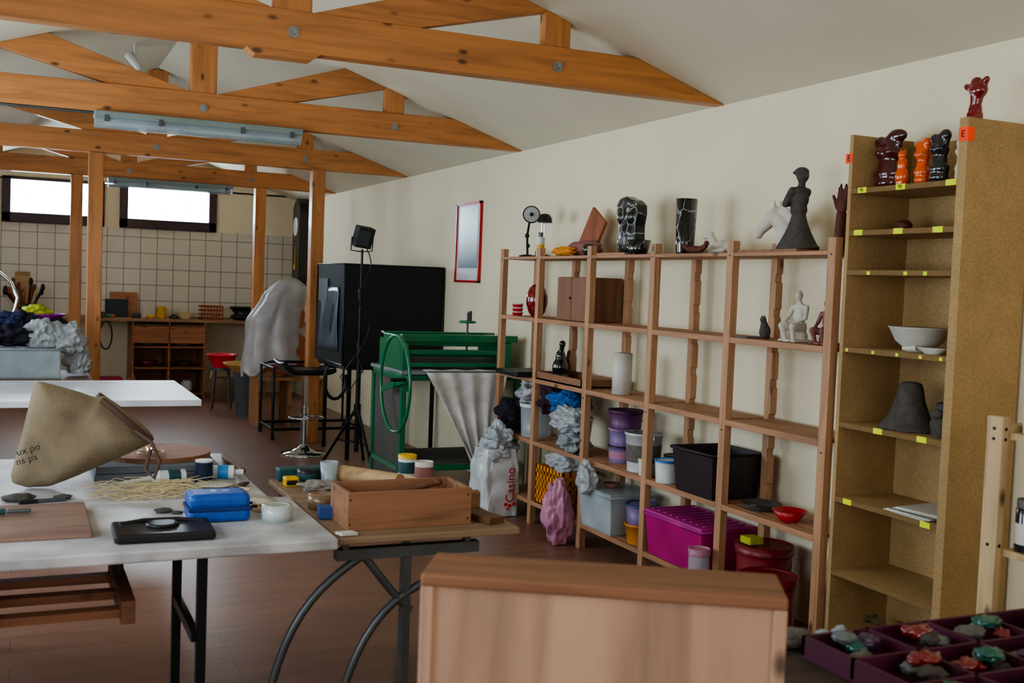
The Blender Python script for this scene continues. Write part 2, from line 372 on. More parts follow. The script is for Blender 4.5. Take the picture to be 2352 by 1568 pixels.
for li,z in enumerate(LV):
    for b in range(5):
        if li==4 and b in(0,): continue
        m=M().use(piney); y0,y1=PY[b]+.025,PY[b+1]-.025
        if li==0: m.box(sx0+.0,sx1,y0,y1,z-.018,z)
        else:
            m.box(sx0,sx0+.03,y0,y1,z-.028,z).box(sx0+.03,sx1,y0+.05,y0+.09,z-.026,z-.014).box(sx0+.03,sx1,y1-.09,y1-.05,z-.026,z-.014)
            for k in range(5): m.box(sx0+.034+k*.0535,sx0+.034+k*.0535+.046,y0,y1,z-.016,z)
        P(sh,'shelf_board',m,bev=.002)
# ---------------------------------------------------------------- particle-board cabinet
cx0,cx1,cy0,cy1,ch=3.1,3.425,2.96,3.545,2.215
cb=T('tall_bookcase','tall open particle-board bookcase with yellow stickers','bookcase',((cx0+cx1)/2,(cy0+cy1)/2,0))
P(cb,'side_panel',M().use(chip).box(cx0,cx1,cy1-.02,cy1,0,ch),bev=.001)
P(cb,'side_panel',M().use(chip).box(cx0,cx1,cy0-.025,cy0+.015,0,ch+.0),bev=.001)
P(cb,'back_panel',M().use(chip).box(cx1-.01,cx1,cy0+.015,cy1-.02,0,ch-.02))
CL=[1.995,1.825,1.665,1.35,1.04,.73,.425,.09]
for z in CL: P(cb,'shelf_board',M().use(chip).box(cx0+.002,cx1-.01,cy0+.015,cy1-.02,z-.02,z).use(chipe).box(cx0,cx0+.002,cy0+.015,cy1-.02,z-.02,z))
def stick(z,ys):
    for yy in ys: P(cb,'sticker',M().use(lblY).box(cx0-.0015,cx0+.003,yy-.024,yy+.024,z-.02,z+.002))
stick(1.995,(3.46,3.25,3.0)); stick(1.825,(3.47,3.25,3.05)); stick(1.04,(3.3,3.07)); stick(.73,(3.45,)); stick(.73-.004,(3.03,))
for yy in(3.4,3.2,3.1): P(cb,'sticker',M().use(lblY).box(cx0-.001,cx0+.003,yy-.009,yy+.009,1.646,1.66))
for yy in(3.5,3.35,3.22,3.1,3.0): P(cb,'sticker',M().use(lblY).box(cx0-.001,cx0+.003,yy-.007,yy+.007,1.333,1.345))
l=P(cb,'red_tag',M().use(lblR).box(cx0-.0015,cx0,cy1-.02,cy1+.02,2.1,2.14)); P(cb,'red_tag',M().use(lblR).box(cx0-.0015,cx0+.03,cy0-.027,cy0+.015,2.13,2.18))
txt(cb,'lettering','E',.035,fr((cx0-.003,cy1+.0,2.12),(0,-1,0),(0,0,1)),ink); txt(cb,'lettering','E',.035,fr((cx0-.003,cy0-.005,2.155),(0,-1,0),(0,0,1)),ink)
for yy,t in((3.46,'91'),(3.25,'92')): txt(cb,'lettering',t,.02,fr((cx0-.003,yy,1.986),(0,-1,0),(0,0,1)),ink)
# ---------------------------------------------------------------- back counter
ctw=mat('counter_top','#9a7556',.5,kind='wood',ax=0,sc=4); ctl=mat('drawer_wood','#a56e48',.5,kind='wood',ax=0,sc=5)
S('worktop','long brown wooden worktop along the tiled wall','worktop',M().use(ctw).box(XL+.01,XR-.01,13.95,14.585,.94,.975),bev=.004)
c=T('drawer_cabinet','open wooden cabinet with two drawers and shelves','cabinet',(1.74,14.25,0))
m=M().use(ctl)
for q in(1.3,1.725,2.15): m.box(q,q+.025,13.98,14.55,0,.94)
m.box(1.3,2.175,14.54,14.56,0,.94)
P(c,'carcass',m)
for z in(.04,.36,.62): P(c,'shelf_board',M().use(ctl).box(1.325,2.15,13.99,14.54,z,z+.02))
for a,b in((1.31,1.73),(1.745,2.165)):
    d=P(c,'drawer',M().use(ctl).box(a,b,13.955,14.4,.68,.89),bev=.004)
    P(d,'handle',M().use(darkw).box(a+.02,b-.02,13.945,13.955,.895,.91))
for q in(.0,-.9,2.9): S('worktop_support','brown wooden side panel under the worktop','support',M().use(ctl).box(q,q+.03,13.99,14.55,0,.94),grp='worktop supports')
pl=S('plate','stacked pale ceramic plate on a cabinet shelf','plate',M().use(clayw).lathe([(.06,0),(.13,.015),(.135,.018),(.06,.008)],(1.5,14.2,.64)),grp='plates in the cabinet')
for k in range(1,4):
    q=pl.copy(); COL.objects.link(q); q.location.z+=k*.016
for k in range(3):
    q=pl.copy(); COL.objects.link(q); q.location=(1.92+.01*k,14.2,.64+k*.016)
S('bowl','dark red bowl on a cabinet shelf','bowl',M().use(dred).lathe([(.06,0),(.13,.07),(.125,.07),(.05,.01)],(1.5,14.2,.38)))
S('bowl','brown stoneware bowl on a cabinet shelf','bowl',M().use(claybr).lathe([(.05,0),(.11,.06),(.105,.06),(.04,.01)],(1.95,14.2,.38)))
S('jar','round white jar at the cabinet bottom','jar',M().use(white).lathe([(.05,0),(.07,.04),(.07,.12),(.04,.15)],(1.98,14.15,.06)))
S('cutting_board','upright wooden board leaning on the tiled wall','board',M().use(ctl).ob((1.24,14.5,1.13),(.33,.02,.31),(-.15,0,0)))
S('slate_panel','small dark blue slate panel on the worktop','panel',M().use(mat('slate_blue','#1c2838',.5)).ob((1.15,14.38,1.086),(.27,.02,.22),(-.12,0,0)))
k=T('yellow_mug','yellow pitcher on the worktop','mug',(1.66,14.25,.975)); P(k,'body',M().use(yel).lathe([(.055,0),(.06,.03),(.05,.13),(.055,.15),(.05,.15),(.045,.02)],(1.66,14.25,.975)))
P(k,'handle',M().use(yel).tube([(1.71,14.25,1.1),(1.745,14.25,1.09),(1.745,14.25,1.03),(1.715,14.25,1.01)],.008))
S('woven_bowl','pale woven bowl on the worktop','bowl',M().use(straw).lathe([(.06,0),(.13,.08),(.125,.08),(.05,.01)],(1.95,14.2,.975)))
m=M().use(clayr)
for zz in(0,.05,.1,.15): m.box(2.13,2.4,14.1,14.11,.98+zz,1.0+zz).box(2.13,2.4,14.34,14.35,.98+zz,1.0+zz).box(2.13,2.14,14.1,14.35,.98+zz,1.0+zz).box(2.39,2.4,14.1,14.35,.98+zz,1.0+zz)
for q in range(8): m.box(2.13+q*.037,2.142+q*.037,14.1,14.108,.98,1.15)
m.box(2.13,2.4,14.1,14.35,.975,.985)
S('crate_basket','terracotta coloured plastic crate on the worktop','basket',m)
S('baking_dish','black shallow dish stack on the worktop','dish',M().use(blkp).lathe([(.08,0),(.15,.03),(.15,.05),(.1,.08),(.16,.15),(.17,.17),(.15,.17),(.08,.1)],(2.66,14.2,.975)))
for i,(xx,c_,r_) in enumerate(((.95,clay,.05),(1.02,green,.035),(1.08,clayr,.03),(1.36,clay,.045),(1.45,clayw,.04),(1.52,yel,.035),(1.8,clay,.04),(.88,clayw,.045))):
    S('clay_lump','small lump of clay lying on the worktop','clay',M().use(c_).blob((xx,14.1+.02*i%.1,.975+r_*.6),(r_*1.3,r_,r_*.8),.25,2,i,3,.75),grp='lumps on the worktop')
k=T('tool_pot','clay pot full of brushes and modelling tools','tool pot',(.13,14.2,.975)); P(k,'pot',M().use(clay).lathe([(.08,0),(.1,.14),(.09,.14),(.07,.01)],(.13,14.2,.975)))
for i in range(16):
    a=random.uniform(-.27,.27); b=random.uniform(-.15,.15); mm=[darkw,blkp,straw,clayr,blkp][i%5]
    p0=Vector((.13+a*.15,14.2+b*.2,1.0)); p1=Vector((.13+a,14.2+b,1.22+random.uniform(0,.17)))
    P(k,'tool',M().use(mm).cyl(p0,p1,.008,.012,8).ell(p1,(.024,.012,.045),8))
S('wooden_board','pale wooden board leaning behind the tool pot','board',M().use(pinex).ob((.08,14.53,1.235),(.17,.02,.52),(-.1,0,0)))
k=T('wicker_basket','small wicker basket on the floor','basket',(2.35,13.7,0)); P(k,'body',M().use(mat('wicker','#8a6f52',.9,kind='weave',sc=40,bump=.5)).lathe([(.13,0),(.17,.15),(.15,.28),(.14,.28),(.12,.02)],(2.35,13.7,0)))
P(k,'handle',M().use(straw).tube([(2.35+.15*math.cos(t),13.7,.27+.22*math.sin(t)) for t in [pi*i/12 for i in range(13)]],.01))
S('storage_tub','pink plastic tub under the worktop','tub',M().use(mat('pink_tub','#b02058',.4)).box(.92,1.2,13.9,14.2,0,.26),bev=.02)
S('birdhouse','small wooden house shaped box on the floor','box',M().use(ctl).prism([(1.22,0),(1.34,0),(1.34,.22),(1.28,.36),(1.22,.22)],'y',13.6,13.75))
S('cable_loop','loop of black cable hanging below the worktop','cable',M().use(blkp).tube([(1.0+.07*math.cos(t),13.97,.77+.17*math.sin(t)) for t in [2*pi*i/24 for i in range(24)]],.009,6,True))
# clock
k=T('wall_clock','dark wooden pendulum clock case on the wall','clock',(3.36,14.0,1.45))
P(k,'case',M().use(mat('dark_walnut','#2a1a14',.4,kind='wood',ax=2)).box(3.28,3.435,13.85,14.2,1.5,2.4).prism([(13.82,2.4),(14.23,2.4),(14.15,2.5),(14.02,2.56),(13.9,2.5)],'x',3.28,3.435).ell((3.36,14.02,1.49),(.06,.1,.06)))
P(k,'clock_face',M().use(cream).cyl((3.278,14.02,2.2),(3.27,14.02,2.2),.12,n=24)); P(k,'pendulum',M().use(yel).cyl((3.275,14.02,1.95),(3.275,14.02,1.7),.006).cyl((3.276,14.02,1.68),(3.266,14.02,1.68),.04))
# ---------------------------------------------------------------- picture on wall
k=T('framed_picture','tall narrow red framed picture with pale blue print','picture',(3.43,8.475,1.56))
m=M().use(red); a,b,z0,z1=8.21,8.74,1.56,2.225; w=.018
m.box(3.415,3.438,a,b,z0,z0+w).box(3.415,3.438,a,b,z1-w,z1).box(3.415,3.438,a,a+w,z0,z1).box(3.415,3.438,b-w,b,z0,z1)
P(k,'frame',m); P(k,'mat_board',M().use(white).box(3.428,3.438,a+w,b-w,z0+w,z1-w))
P(k,'print',M().use(mat('blue_print','#b9cdd2',.3,kind='vgrad',col2='#3a5f6c',sc=.5)).box(3.424,3.429,a+.06,b-.06,z0+.12,z1-.04))
# ---------------------------------------------------------------- photo tent
k=T('photo_tent','large black fabric photo light box','photo light box',(2.98,9.45,.80))
P(k,'cover',M().use(blkf).box(2.53,3.42,9.0,9.9,.815,1.68),bev=.012)
P(k,'edge_piping',M().use(blkp).tube([(2.53,9.0,.82),(3.42,9.0,.82),(3.42,9.0,1.68),(2.53,9.0,1.68)],.008,6,True).tube([(2.53,9.0,.82),(2.53,9.9,.82),(2.53,9.9,1.68),(2.53,9.0,1.68)],.008,6,True))
slv=mat('silver_lining','#56626e',.35,metal=.3,bump=.3,sc=6)
P(k,'window_flap',M().use(slv).grid(lambda u,v:(2.522-.012*math.sin(u*9+v*3)*math.sin(pi*v),9.15+.65*u,.93+.55*v),14,12).box(2.515,2.522,9.5,9.8,1.35,1.55),sol=.004)
k=T('tent_table','dark table carrying the photo light box','table',(2.98,9.45,0))
P(k,'table_top',M().use(blkp).box(2.55,3.42,9.02,9.9,.78,.812),bev=.003)
for a in(2.6,3.36):
    for b in(9.06,9.84): P(k,'leg',M().use(blk).box(a,a+.03,b,b+.03,0,.78))
# tripod work lamp
tx,ty=2.6,8.75
k=T('tripod_work_lamp','black halogen work lamp on a tripod stand','work lamp',(tx,ty,0))
P(k,'pole',M().use(blk).cyl((tx,ty,.12),(tx,ty,1.0),.019).cyl((tx,ty,1.0),(tx,ty,1.45),.014).cyl((tx,ty,1.45),(tx,ty,1.8),.01).cyl((tx,ty,.98),(tx,ty,1.03),.027).cyl((tx,ty,1.42),(tx,ty,1.47),.022).cyl((tx,ty,.42),(tx,ty,.52),.03))
for a,b in((2.38,8.97),(2.74,9.0),(2.64,8.42)):
    P(k,'leg',M().use(blk).cyl((tx,ty,.5),(a,b,.015),.012).cyl((tx,ty,.2),(tx+(a-tx)*.6,ty+(b-ty)*.6,.21),.007).ell((a,b,.018),.018,8))
hd=P(k,'lamp_head',M().use(blkp).ob((tx,ty-.02,1.9),(.15,.08,.17),(.3,.1,.25)).ob((tx,ty+.03,1.9),(.11,.05,.12),(.3,.1,.25)).tube([(tx-.09,ty,1.9),(tx-.09,ty+.02,1.79),(tx,ty+.02,1.78),(tx+.09,ty+.02,1.79),(tx+.09,ty,1.9)],.006,6),bev=.006)
P(hd,'glass_front',M().use(mat('lamp_glass','#3a4148',.1,metal=.4)).ob((tx-.012,ty-.065,1.888),(.11,.006,.12),(.3,.1,.25)))
P(k,'cable',M().use(blkp).tube([(tx+.02+.05*math.sin(i*.7),ty-.03,1.82-.06*i) for i in range(16)]+[(tx+.03,ty-.03,.8),(tx-.1,ty-.05,.62),(tx-.16,ty-.02,.75),(tx-.02,ty-.02,.95)],.005,6))
S('black_hose','black rubber hose curling down beside the tripod','hose',M().use(blkp).tube([(2.44+.1*math.cos(t),8.78+.02*t,.72+.17*math.sin(t)) for t in [pi*.8+pi*1.25*i/16 for i in range(17)]]+[(2.54,8.86,.6)],.014,8))
# bar stool
bx,by=2.33,9.45
k=T('bar_stool','bar stool with black seat and chrome pedestal base','stool',(bx,by,0))
P(k,'base',M().use(chrome).lathe([(.2,0),(.2,.012),(.12,.03),(.05,.06),(.035,.09)],(bx,by,0),36))
P(k,'column',M().use(chrome).cyl((bx,by,.05),(bx,by,.42),.035).cyl((bx,by,.42),(bx,by,.68),.022))
P(k,'footrest',M().use(chrome).tube([(bx+.15*math.cos(t),by-.06+.12*math.sin(t),.33) for t in [2*pi*i/24 for i in range(24)]],.009,8,True).cyl((bx,by,.33),(bx,by-.17,.33),.008))
def seat(u,v):
    a=(u-.5)*.5; b=(v-.5)*.38; h=.695+(.1*max(0,(-a-.12)/.13)**1.6 if a<-.12 else 0)+.02*(2*b/.38)**2+(.03*max(0,(a-.15)/.1)**2 if a>.15 else 0)
    return (bx-.01+a,by+b,h)
P(k,'seat',M().use(blkp).grid(seat,20,12),sol=-.045,sub=1); P(k,'lever',M().use(chrome).cyl((bx,by,.64),(bx-.15,by-.05,.62),.006))
# trolley frame with castors
k=T('wheeled_frame','low black tubular frame on castors','trolley',(2.7,10.55,0))
m=M().use(blk)
for yy in(10.32,10.9): m.tube([(2.24,yy,.1),(2.24,yy,.68),(2.34,yy,.7),(3.08,yy,.7)],.014).cyl((2.24,yy,.1),(3.12,yy,.1),.014)
m.cyl((2.24,10.32,.1),(2.24,10.9,.1),.014).cyl((3.1,10.32,.1),(3.1,10.9,.1),.014).cyl((2.24,10.32,.68),(2.24,10.9,.68),.014).cyl((3.08,10.32,.1),(3.08,10.32,.7),.012).cyl((3.08,10.9,.1),(3.08,10.9,.7),.012)
P(k,'frame',m)
for a in(2.24,3.1):
    for b in(10.32,10.9): P(k,'castor',M().use(blkp).cyl((a-.015,b,.035),(a+.015,b,.035),.035).cyl((a,b,.05),(a,b,.1),.012))
# low bench, bins, covered sculpture
bchw=mat('bench_wood','#a3744a',.5,kind='wood',ax=2,sc=5)
k=T('low_bench','low wooden open bench cabinet','bench',(2.53,11.45,0))
P(k,'top',M().use(bchw).box(2.26,2.98,11.2,11.72,.48,.505),bev=.003)
for q in(2.28,2.6,2.94): P(k,'side_panel',M().use(bchw).box(q,q+.025,11.22,11.7,0,.48))
k=T('waste_bin','grey plastic waste bin','bin',(2.33,12.1,0)); P(k,'body',M().use(greybin).lathe([(.11,0),(.14,.46),(.15,.47),(.15,.49),(.135,.49),(.1,.02)],(2.33,12.1,0)))
P(k,'rim',M().use(greybin).tube([(2.33+.148*math.cos(t),12.1+.148*math.sin(t),.48) for t in [2*pi*i/24 for i in range(24)]],.008,6,True))
S('wash_basin','wide shallow yellow basin resting on the bin','basin',M().use(mat('ochre_plastic','#b08a48',.5)).lathe([(.18,0),(.24,.06),(.29,.09),(.29,.1),(.27,.1),(.23,.07),(.17,.012)],(2.36,12.1,.492),36))
k=T('side_stool','small grey stool carrying a basin','stool',(2.17,12.75,0)); P(k,'seat',M().use(grym).cyl((2.17,12.75,.46),(2.17,12.75,.49),.15))
for t in(.5,2.1,3.7,5.2): P(k,'leg',M().use(grym).cyl((2.17+.1*math.cos(t),12.75+.1*math.sin(t),.46),(2.17+.15*math.cos(t),12.75+.15*math.sin(t),0),.01))
S('wash_basin','bright red plastic basin on a stool','basin',M().use(mat('bright_red','#e01c36',.35)).lathe([(.1,0),(.16,.13),(.18,.14),(.18,.15),(.15,.15),(.09,.012)],(2.17,12.75,.49),32))
k=T('covered_sculpture','clay sculpture wrapped in a translucent plastic sheet','sculpture',(2.5,11.45,.505))
P(k,'clay_body',M().use(clayr).blob((2.6,11.45,.76),(.24,.2,.26),.2,2,3,4,.95).ell((2.6,11.45,1.15),(.2,.15,.3)),rem=.02)
def cov(u,v):
    t=u*2*pi; f=.03+.6*min(1,v*6)**.6+.4*v
    rad=.33*f*(1+(.05*math.sin(t*5+v*2)+.04*math.sin(t*9-v*5))*v+.12*noise.noise(Vector((math.cos(t)*2,math.sin(t)*2,v*3))))
    cx=2.62-.14*min(1,v*1.5); z=1.55-.1*max(0,-math.cos(t))*min(1,v*5)-.92*v**1.15+.04*math.sin(t*6)*v
    if math.cos(t)<-.3: rad*=1+.25*math.exp(-((v-.42)/.15)**2)
    return (cx+rad*math.cos(t),11.45+rad*.72*math.sin(t),z)
P(k,'plastic_sheet',M().use(mat('plastic_sheet','#c0c0c0',.3,bump=.7,sc=6,alpha=.66)).grid(cov,72,30))
# ---------------------------------------------------------------- green press
px0,px1,py0,py1=2.45,3.36,7.2,7.9
k=T('green_press','green steel roller press with a large hand wheel','roller press',(2.9,7.55,0))
m=M().use(green)
for a in(px0,px1-.04):
    for b in(py0,py1-.04): m.box(a,a+.04,b,b+.04,0,.9)
for b in(py0,py1-.04): m.box(px0,px1,b,b+.04,.86,.9).box(px0,px1,b,b+.04,.22,.26)
for a in(px0,px1-.04): m.box(a,a+.04,py0,py1,.86,.9).box(a,a+.04,py0,py1,.22,.26)
P(k,'frame',m,bev=.004)
P(k,'bed',M().use(mat('press_bed','#7d8688',.5)).box(px0-.01,px1+.02,py0-.02,py1,.905,.93),bev=.003)
m=M().use(green)
for a in(px0+.02,px1-.1): m.prism([(7.27,.93),(7.79,.93),(7.79,1.12),(7.74,1.17),(7.32,1.17),(7.27,1.12)],'x',a,a+.05)
m.box(px0+.02,px1,7.27,7.33,1.13,1.18).box(px0+.02,px1,7.70,7.76,1.13,1.18).box(px0+.07,px1-.1,7.42,7.45,1.09,1.13).box(px0+.07,px1-.1,7.58,7.61,1.09,1.13).box(px0+.02,px1-.05,7.28,7.30,1.04,1.07).box(px0+.02,px1-.05,7.28,7.30,.95,.98)
P(k,'roller_housing',m,bev=.004)
P(k,'roller',M().use(green).cyl((px0+.07,7.53,1.0),(px1-.1,7.53,1.0),.06,n=24)); P(k,'roller',M().use(grym).cyl((px0+.07,7.4,.98),(px1-.1,7.4,.98),.035,n=20))
hw=P(k,'hand_wheel',M().use(green).tube([(2.37,7.1+.315*math.cos(t),.85+.33*math.sin(t)) for t in [2*pi*i/48 for i in range(48)]],.012,8,True).ob((2.37,7.1,.85),(.01,.04,.63),(1.35,0,0)).cyl((2.35,7.1,.85),(2.47,7.1,.85),.03))
P(hw,'crank_handle',M().use(blkp).cyl((2.36,6.86,.9),(2.26,6.86,.9),.013))
P(k,'axle_bracket',M().use(green).prism([(7.05,.8),(7.3,.86),(7.3,.92),(7.05,.9)],'x',2.4,2.46))
P(k,'pressure_screw',M().use(grym).cyl((3.03,7.45,1.0),(3.03,7.45,1.34),.008)); P(k,'small_wheel',M().use(green).tube([(3.03+.055*math.cos(t),7.45+.055*math.sin(t),1.27) for t in [2*pi*i/24 for i in range(24)]],.009,8,True).cyl((2.975,7.45,1.27),(3.085,7.45,1.27),.007).cyl((3.03,7.395,1.27),(3.03,7.505,1.27),.007))
P(k,'knob',M().use(blkp).cyl((3.05,7.45,1.28),(3.05,7.45,1.35),.012))
P(k,'side_board',M().use(mat('dark_board','#55514c',.8)).box(2.47,2.48,7.24,7.86,.1,.86)); P(k,'lower_shelf',M().use(MC['dark_board']).box(2.49,3.32,7.24,7.86,.26,.28))
def cl(u,v):
    xa=2.62+.36*v; xb=3.24-.12*v; return (xa+(xb-xa)*u,7.165-.03*v-.02*math.sin(u*26+v*2)*(.4+v),.92-.72*v*(.72+.28*math.sin(pi*min(1,u*.8+.2))))
S('dust_cloth','white canvas cloth draped off the press bed','cloth',M().use(mat('white_canvas','#d8d4d1',.9,bump=.2,sc=14)).grid(cl,60,20).grid(lambda u,v:(2.62+.62*u,7.165+.09*v,.934+.004*math.sin(u*20)*v),40,4),sol=.003)
# ---------------------------------------------------------------- left tables
def legs(k,pts,h,m_,w=.014):
    for a,b in pts: P(k,'leg',M().use(m_).box(a-w,a+w,b-w,b+w,0,h))
k=T('worktable','long white topped worktable on black trestle legs','table',(-.1,3.6,0))
P(k,'table_top',M().use(stone).box(-1.1,.92,3.25,3.94,.715,.75),bev=.006,label='worn white stone-look top')
legs(k,((.515,3.28),(.5,3.7),(-.9,3.3),(-.9,3.8)),.715,blk)
P(k,'stretcher',M().use(blk).box(.488,.512,3.28,3.7,.46,.49)); P(k,'stretcher',M().use(blk).box(-.912,-.888,3.3,3.8,.46,.49))
k=T('worktable','second worn white worktable behind the first','table',(-.1,4.47,0))
P(k,'table_top',M().use(stone).box(-1.1,.85,3.97,4.97,.718,.75),bev=.006); legs(k,((-.1,4.1),(-.1,4.85),(-.9,4.1),(-.9,4.85)),.718,blk)
k=T('worktable','bare bright white table by the window','table',(0,7.77,0))
P(k,'table_top',M().use(wht).box(-1.15,1.09,7.11,8.43,.71,.75),bev=.004); legs(k,((.2,7.3),(.2,8.25),(-.95,7.3),(-.95,8.25)),.71,grym,.02)
k=T('hanging_rack','brown wooden slatted rack hung under the tabletop','rack',(.12,3.6,.45))
P(k,'side_board',M().use(darkw).prism([(3.38,.5),(3.9,.5),(3.9,.57),(3.38,.57)],'x',-.11,-.06)); P(k,'side_board',M().use(darkw).prism([(3.38,.5),(3.9,.5),(3.9,.57),(3.38,.57)],'x',.3,.34))
for b in(3.42,3.62,3.82): P(k,'slat',M().use(mat('rack_wood','#85563a',.5,kind='wood',ax=0)).box(-.06,.3,b,b+.05,.51,.535))
for a in(-.09,.315): P(k,'hanger',M().use(blk).box(a,a+.012,3.64,3.66,.57,.715))
# workbench with curved legs
k=T('folding_workbench','folding bench with grey curved tubular legs','workbench',(1.25,3.8,0))
P(k,'bench_top',M().use(mat('bench_top_wood','#8f765e',.6,kind='wood',ax=0,sc=4)).box(.935,1.56,3.3,4.36,.715,.738),bev=.004)
b=3.36
P(k,'rail',M().use(grym).box(.94,1.43,b-.02,b+.02,.655,.69).box(.96,.98,b-.015,b+.015,.69,.715).box(1.38,1.40,b-.015,b+.015,.69,.715)); P(k,'rail',M().use(grym).box(.96,1.46,4.23,4.27,.665,.715))
arc=lambda x0,z0,x1,z1,bul:[(x0+(x1-x0)*t+bul*math.sin(pi*t)*(-.6),b,z0+(z1-z0)*t+bul*math.sin(pi*t)) for t in [i/14 for i in range(15)]]
P(k,'curved_leg',M().use(grym).tube(arc(1.04,.67,.70,.02,.1),.014,8)); P(k,'curved_leg',M().use(grym).tube(arc(1.36,.6,.93,.02,.12),.014,8))
P(k,'leg',M().use(grym).box(1.17,1.195,b-.012,b+.012,0,.66)); P(k,'leg',M().use(grym).box(1.47,1.5,4.235,4.265,0,.67)); P(k,'brace',M().use(grym).tube(arc(1.03,.67,1.2,.47,-.03),.013,8)); P(k,'foot_rail',M().use(grym).cyl((.70,b,.02),(1.2,b,.02),.012).cyl((1.185,b,.02),(1.485,4.25,.02),.012))
P(k,'cross_bar',M().use(grym).cyl((1.185,b,.3),(1.485,4.25,.3),.012))
# ---------------------------------------------------------------- table items
def roll(name,label,cx,cy,z,R_,r_,h,mo,mi):
    k=T(name,label,'tape',(cx,cy,z)); P(k,'tape',M().use(mo).lathe([(r_+.002,0),(R_,0),(R_,h),(r_+.002,h)],(cx,cy,z),36))
    P(k,'core',M().use(mi).lathe([(r_-.003,0),(r_+.002,0),(r_+.002,h+.001),(r_-.003,h+.001),(r_-.003,0)],(cx,cy,z),36))
card=mat('cardboard','#9c7a58',.8); clearT=mat('clear_tape','#b9c0c0',.2,coat=.5); brT=mat('brown_tape','#80624a',.3,coat=.4)
roll('tape_roll','roll of clear tape lying on the white table',.795,3.56,.75,.05,.04,.05,clearT,cream)
roll('tape_roll','roll of brown parcel tape',1.0,3.76,.738,.05,.038,.052,brT,card)
k=T('carry_case','blue zipped hard carry case with cord','case',(.61,3.62,.75),rz=0)
P(k,'lower_shell',M().use(blue).box(.515,.71,3.56,3.69,.751,.794),bev=.014); P(k,'upper_shell',M().use(blue).box(.515,.71,3.56,3.69,.792,.842),bev=.018)
P(k,'zipper',M().use(mat('navy_zip','#0c2c66',.6)).box(.512,.713,3.557,3.693,.787,.799),bev=.003); P(k,'handle',M().use(blkp).tube([(.71,3.6,.79),(.735,3.6,.79),(.735,3.66,.79),(.71,3.66,.79)],.005))
P(k,'emblem',M().use(inkw).lathe([(.007,0),(.009,0),(.009,.0008),(.007,.0008)],(.6,3.63,.842),20))
txt(k,'lettering','case',.014,fr((.64,3.63,.8425),(1,0,0),(0,1,0)),inkw)
k=T('tablet_case','black tablet cover with a round swivel plate','tablet case',(.42,3.43,.75))
P(k,'cover',M().use(blkp).ob((.42,3.43,.766),(.29,.2,.026),(0,0,-.03)),bev=.008)
P(k,'swivel_ring',M().use(blkp).lathe([(.03,0),(.05,0),(.047,.007),(.033,.007)],(.42,3.45,.779),32)); P(k,'swivel_plate',M().use(grym).cyl((.42,3.45,.775),(.42,3.45,.78),.026,n=24))
P(k,'raised_ridge',M().use(blkp).tube([(.3,3.49,.778),(.37,3.51,.782),(.47,3.51,.782),(.55,3.48,.778)],.007))
S('wooden_board','flat greyish brown wooden board on the table','board',M().use(mat('board_wood','#86685a',.6,kind='wood',ax=0,sc=4)).box(-.75,.22,3.45,3.88,.75,.775),bev=.004)
S('wooden_board','thin pale board edge resting on the table','board',M().use(pinex).box(-.3,.17,3.91,3.93,.75,.758))
k=T('pliers','pliers with green handles on the board','pliers',(-.0,3.72,.775))
for s_ in(-1,1): P(k,'handle',M().use(teal).tube([(-.2,3.72+s_*.03,.785),(-.1,3.72+s_*.035,.787),(-.02,3.72+s_*.008,.787)],.008))
P(k,'jaws',M().use(grym).ob((.02,3.72,.787),(.07,.022,.012),(0,0,0)),bev=.004)
# wooden trough box
k=T('wooden_trough','open wooden planter style box holding tools','wooden box',(1.2,3.5,.738),rz=0)
bz=.738
P(k,'long_side',M().use(boxw).box(.985,1.415,3.385,3.4,bz,bz+.125),bev=.002); P(k,'long_side',M().use(boxw).box(.985,1.415,3.585,3.6,bz,bz+.125),bev=.002); P(k,'end_board',M().use(boxw).box(.985,1.0,3.4,3.585,bz,bz+.125),bev=.002); P(k,'end_board',M().use(boxw).box(1.4,1.415,3.4,3.585,bz,bz+.125),bev=.002); P(k,'bottom',M().use(boxw).box(1.0,1.4,3.4,3.585,bz,bz+.012))
for a in(1.0,1.41):
    for zz in(.76,.84): P(k,'nail',M().use(blk).cyl((a-.008,3.385,zz),(a-.008,3.384,zz),.003,n=8))
S('wooden_offcut','grooved pale wooden block','wood block',M().use(boxw).ob((1.49,3.66,.768),(.13,.05,.06),(0,0,-.25)),bev=.003)
S('wooden_offcut','thin wooden wedge lying flat','wood block',M().use(darkw).ob((1.47,3.47,.75),(.07,.22,.024),(0,0,.3)),bev=.003)
S('wooden_offcut','longer wooden bar behind the box','wood block',M().use(boxw).ob((1.4,3.86,.766),(.24,.06,.055),(0,0,-.2)),bev=.003)
m=M().use(darkw).cyl((1.05,3.5,.8),(1.33,3.52,.86),.012).ell((1.34,3.52,.862),(.02,.015,.015))
S('wooden_tool','round wooden tool handle inside the box','tool',m)
k=T('rolling_pin','pale wooden rolling pin','rolling pin',(1.3,4.1,.738)); P(k,'barrel',M().use(pinex).cyl((1.2,4.22,.775),(1.36,3.98,.775),.034,n=20)); P(k,'handle',M().use(pinex).cap((1.19,4.235,.775),(1.165,4.27,.775),.012)); P(k,'handle',M().use(pinex).cap((1.37,3.965,.775),(1.4,3.92,.775),.012))
k=T('screwdriver','screwdriver with yellow and black handle','screwdriver',(1.15,4.0,.738)); P(k,'handle',M().use(yel).cap((1.13,4.0,.755),(1.2,4.03,.755),.013)); P(k,'grip',M().use(blkp).cyl((1.105,3.99,.755),(1.14,4.005,.755),.015)); P(k,'shaft',M().use(grym).cyl((1.2,4.03,.755),(1.3,4.07,.755),.004))
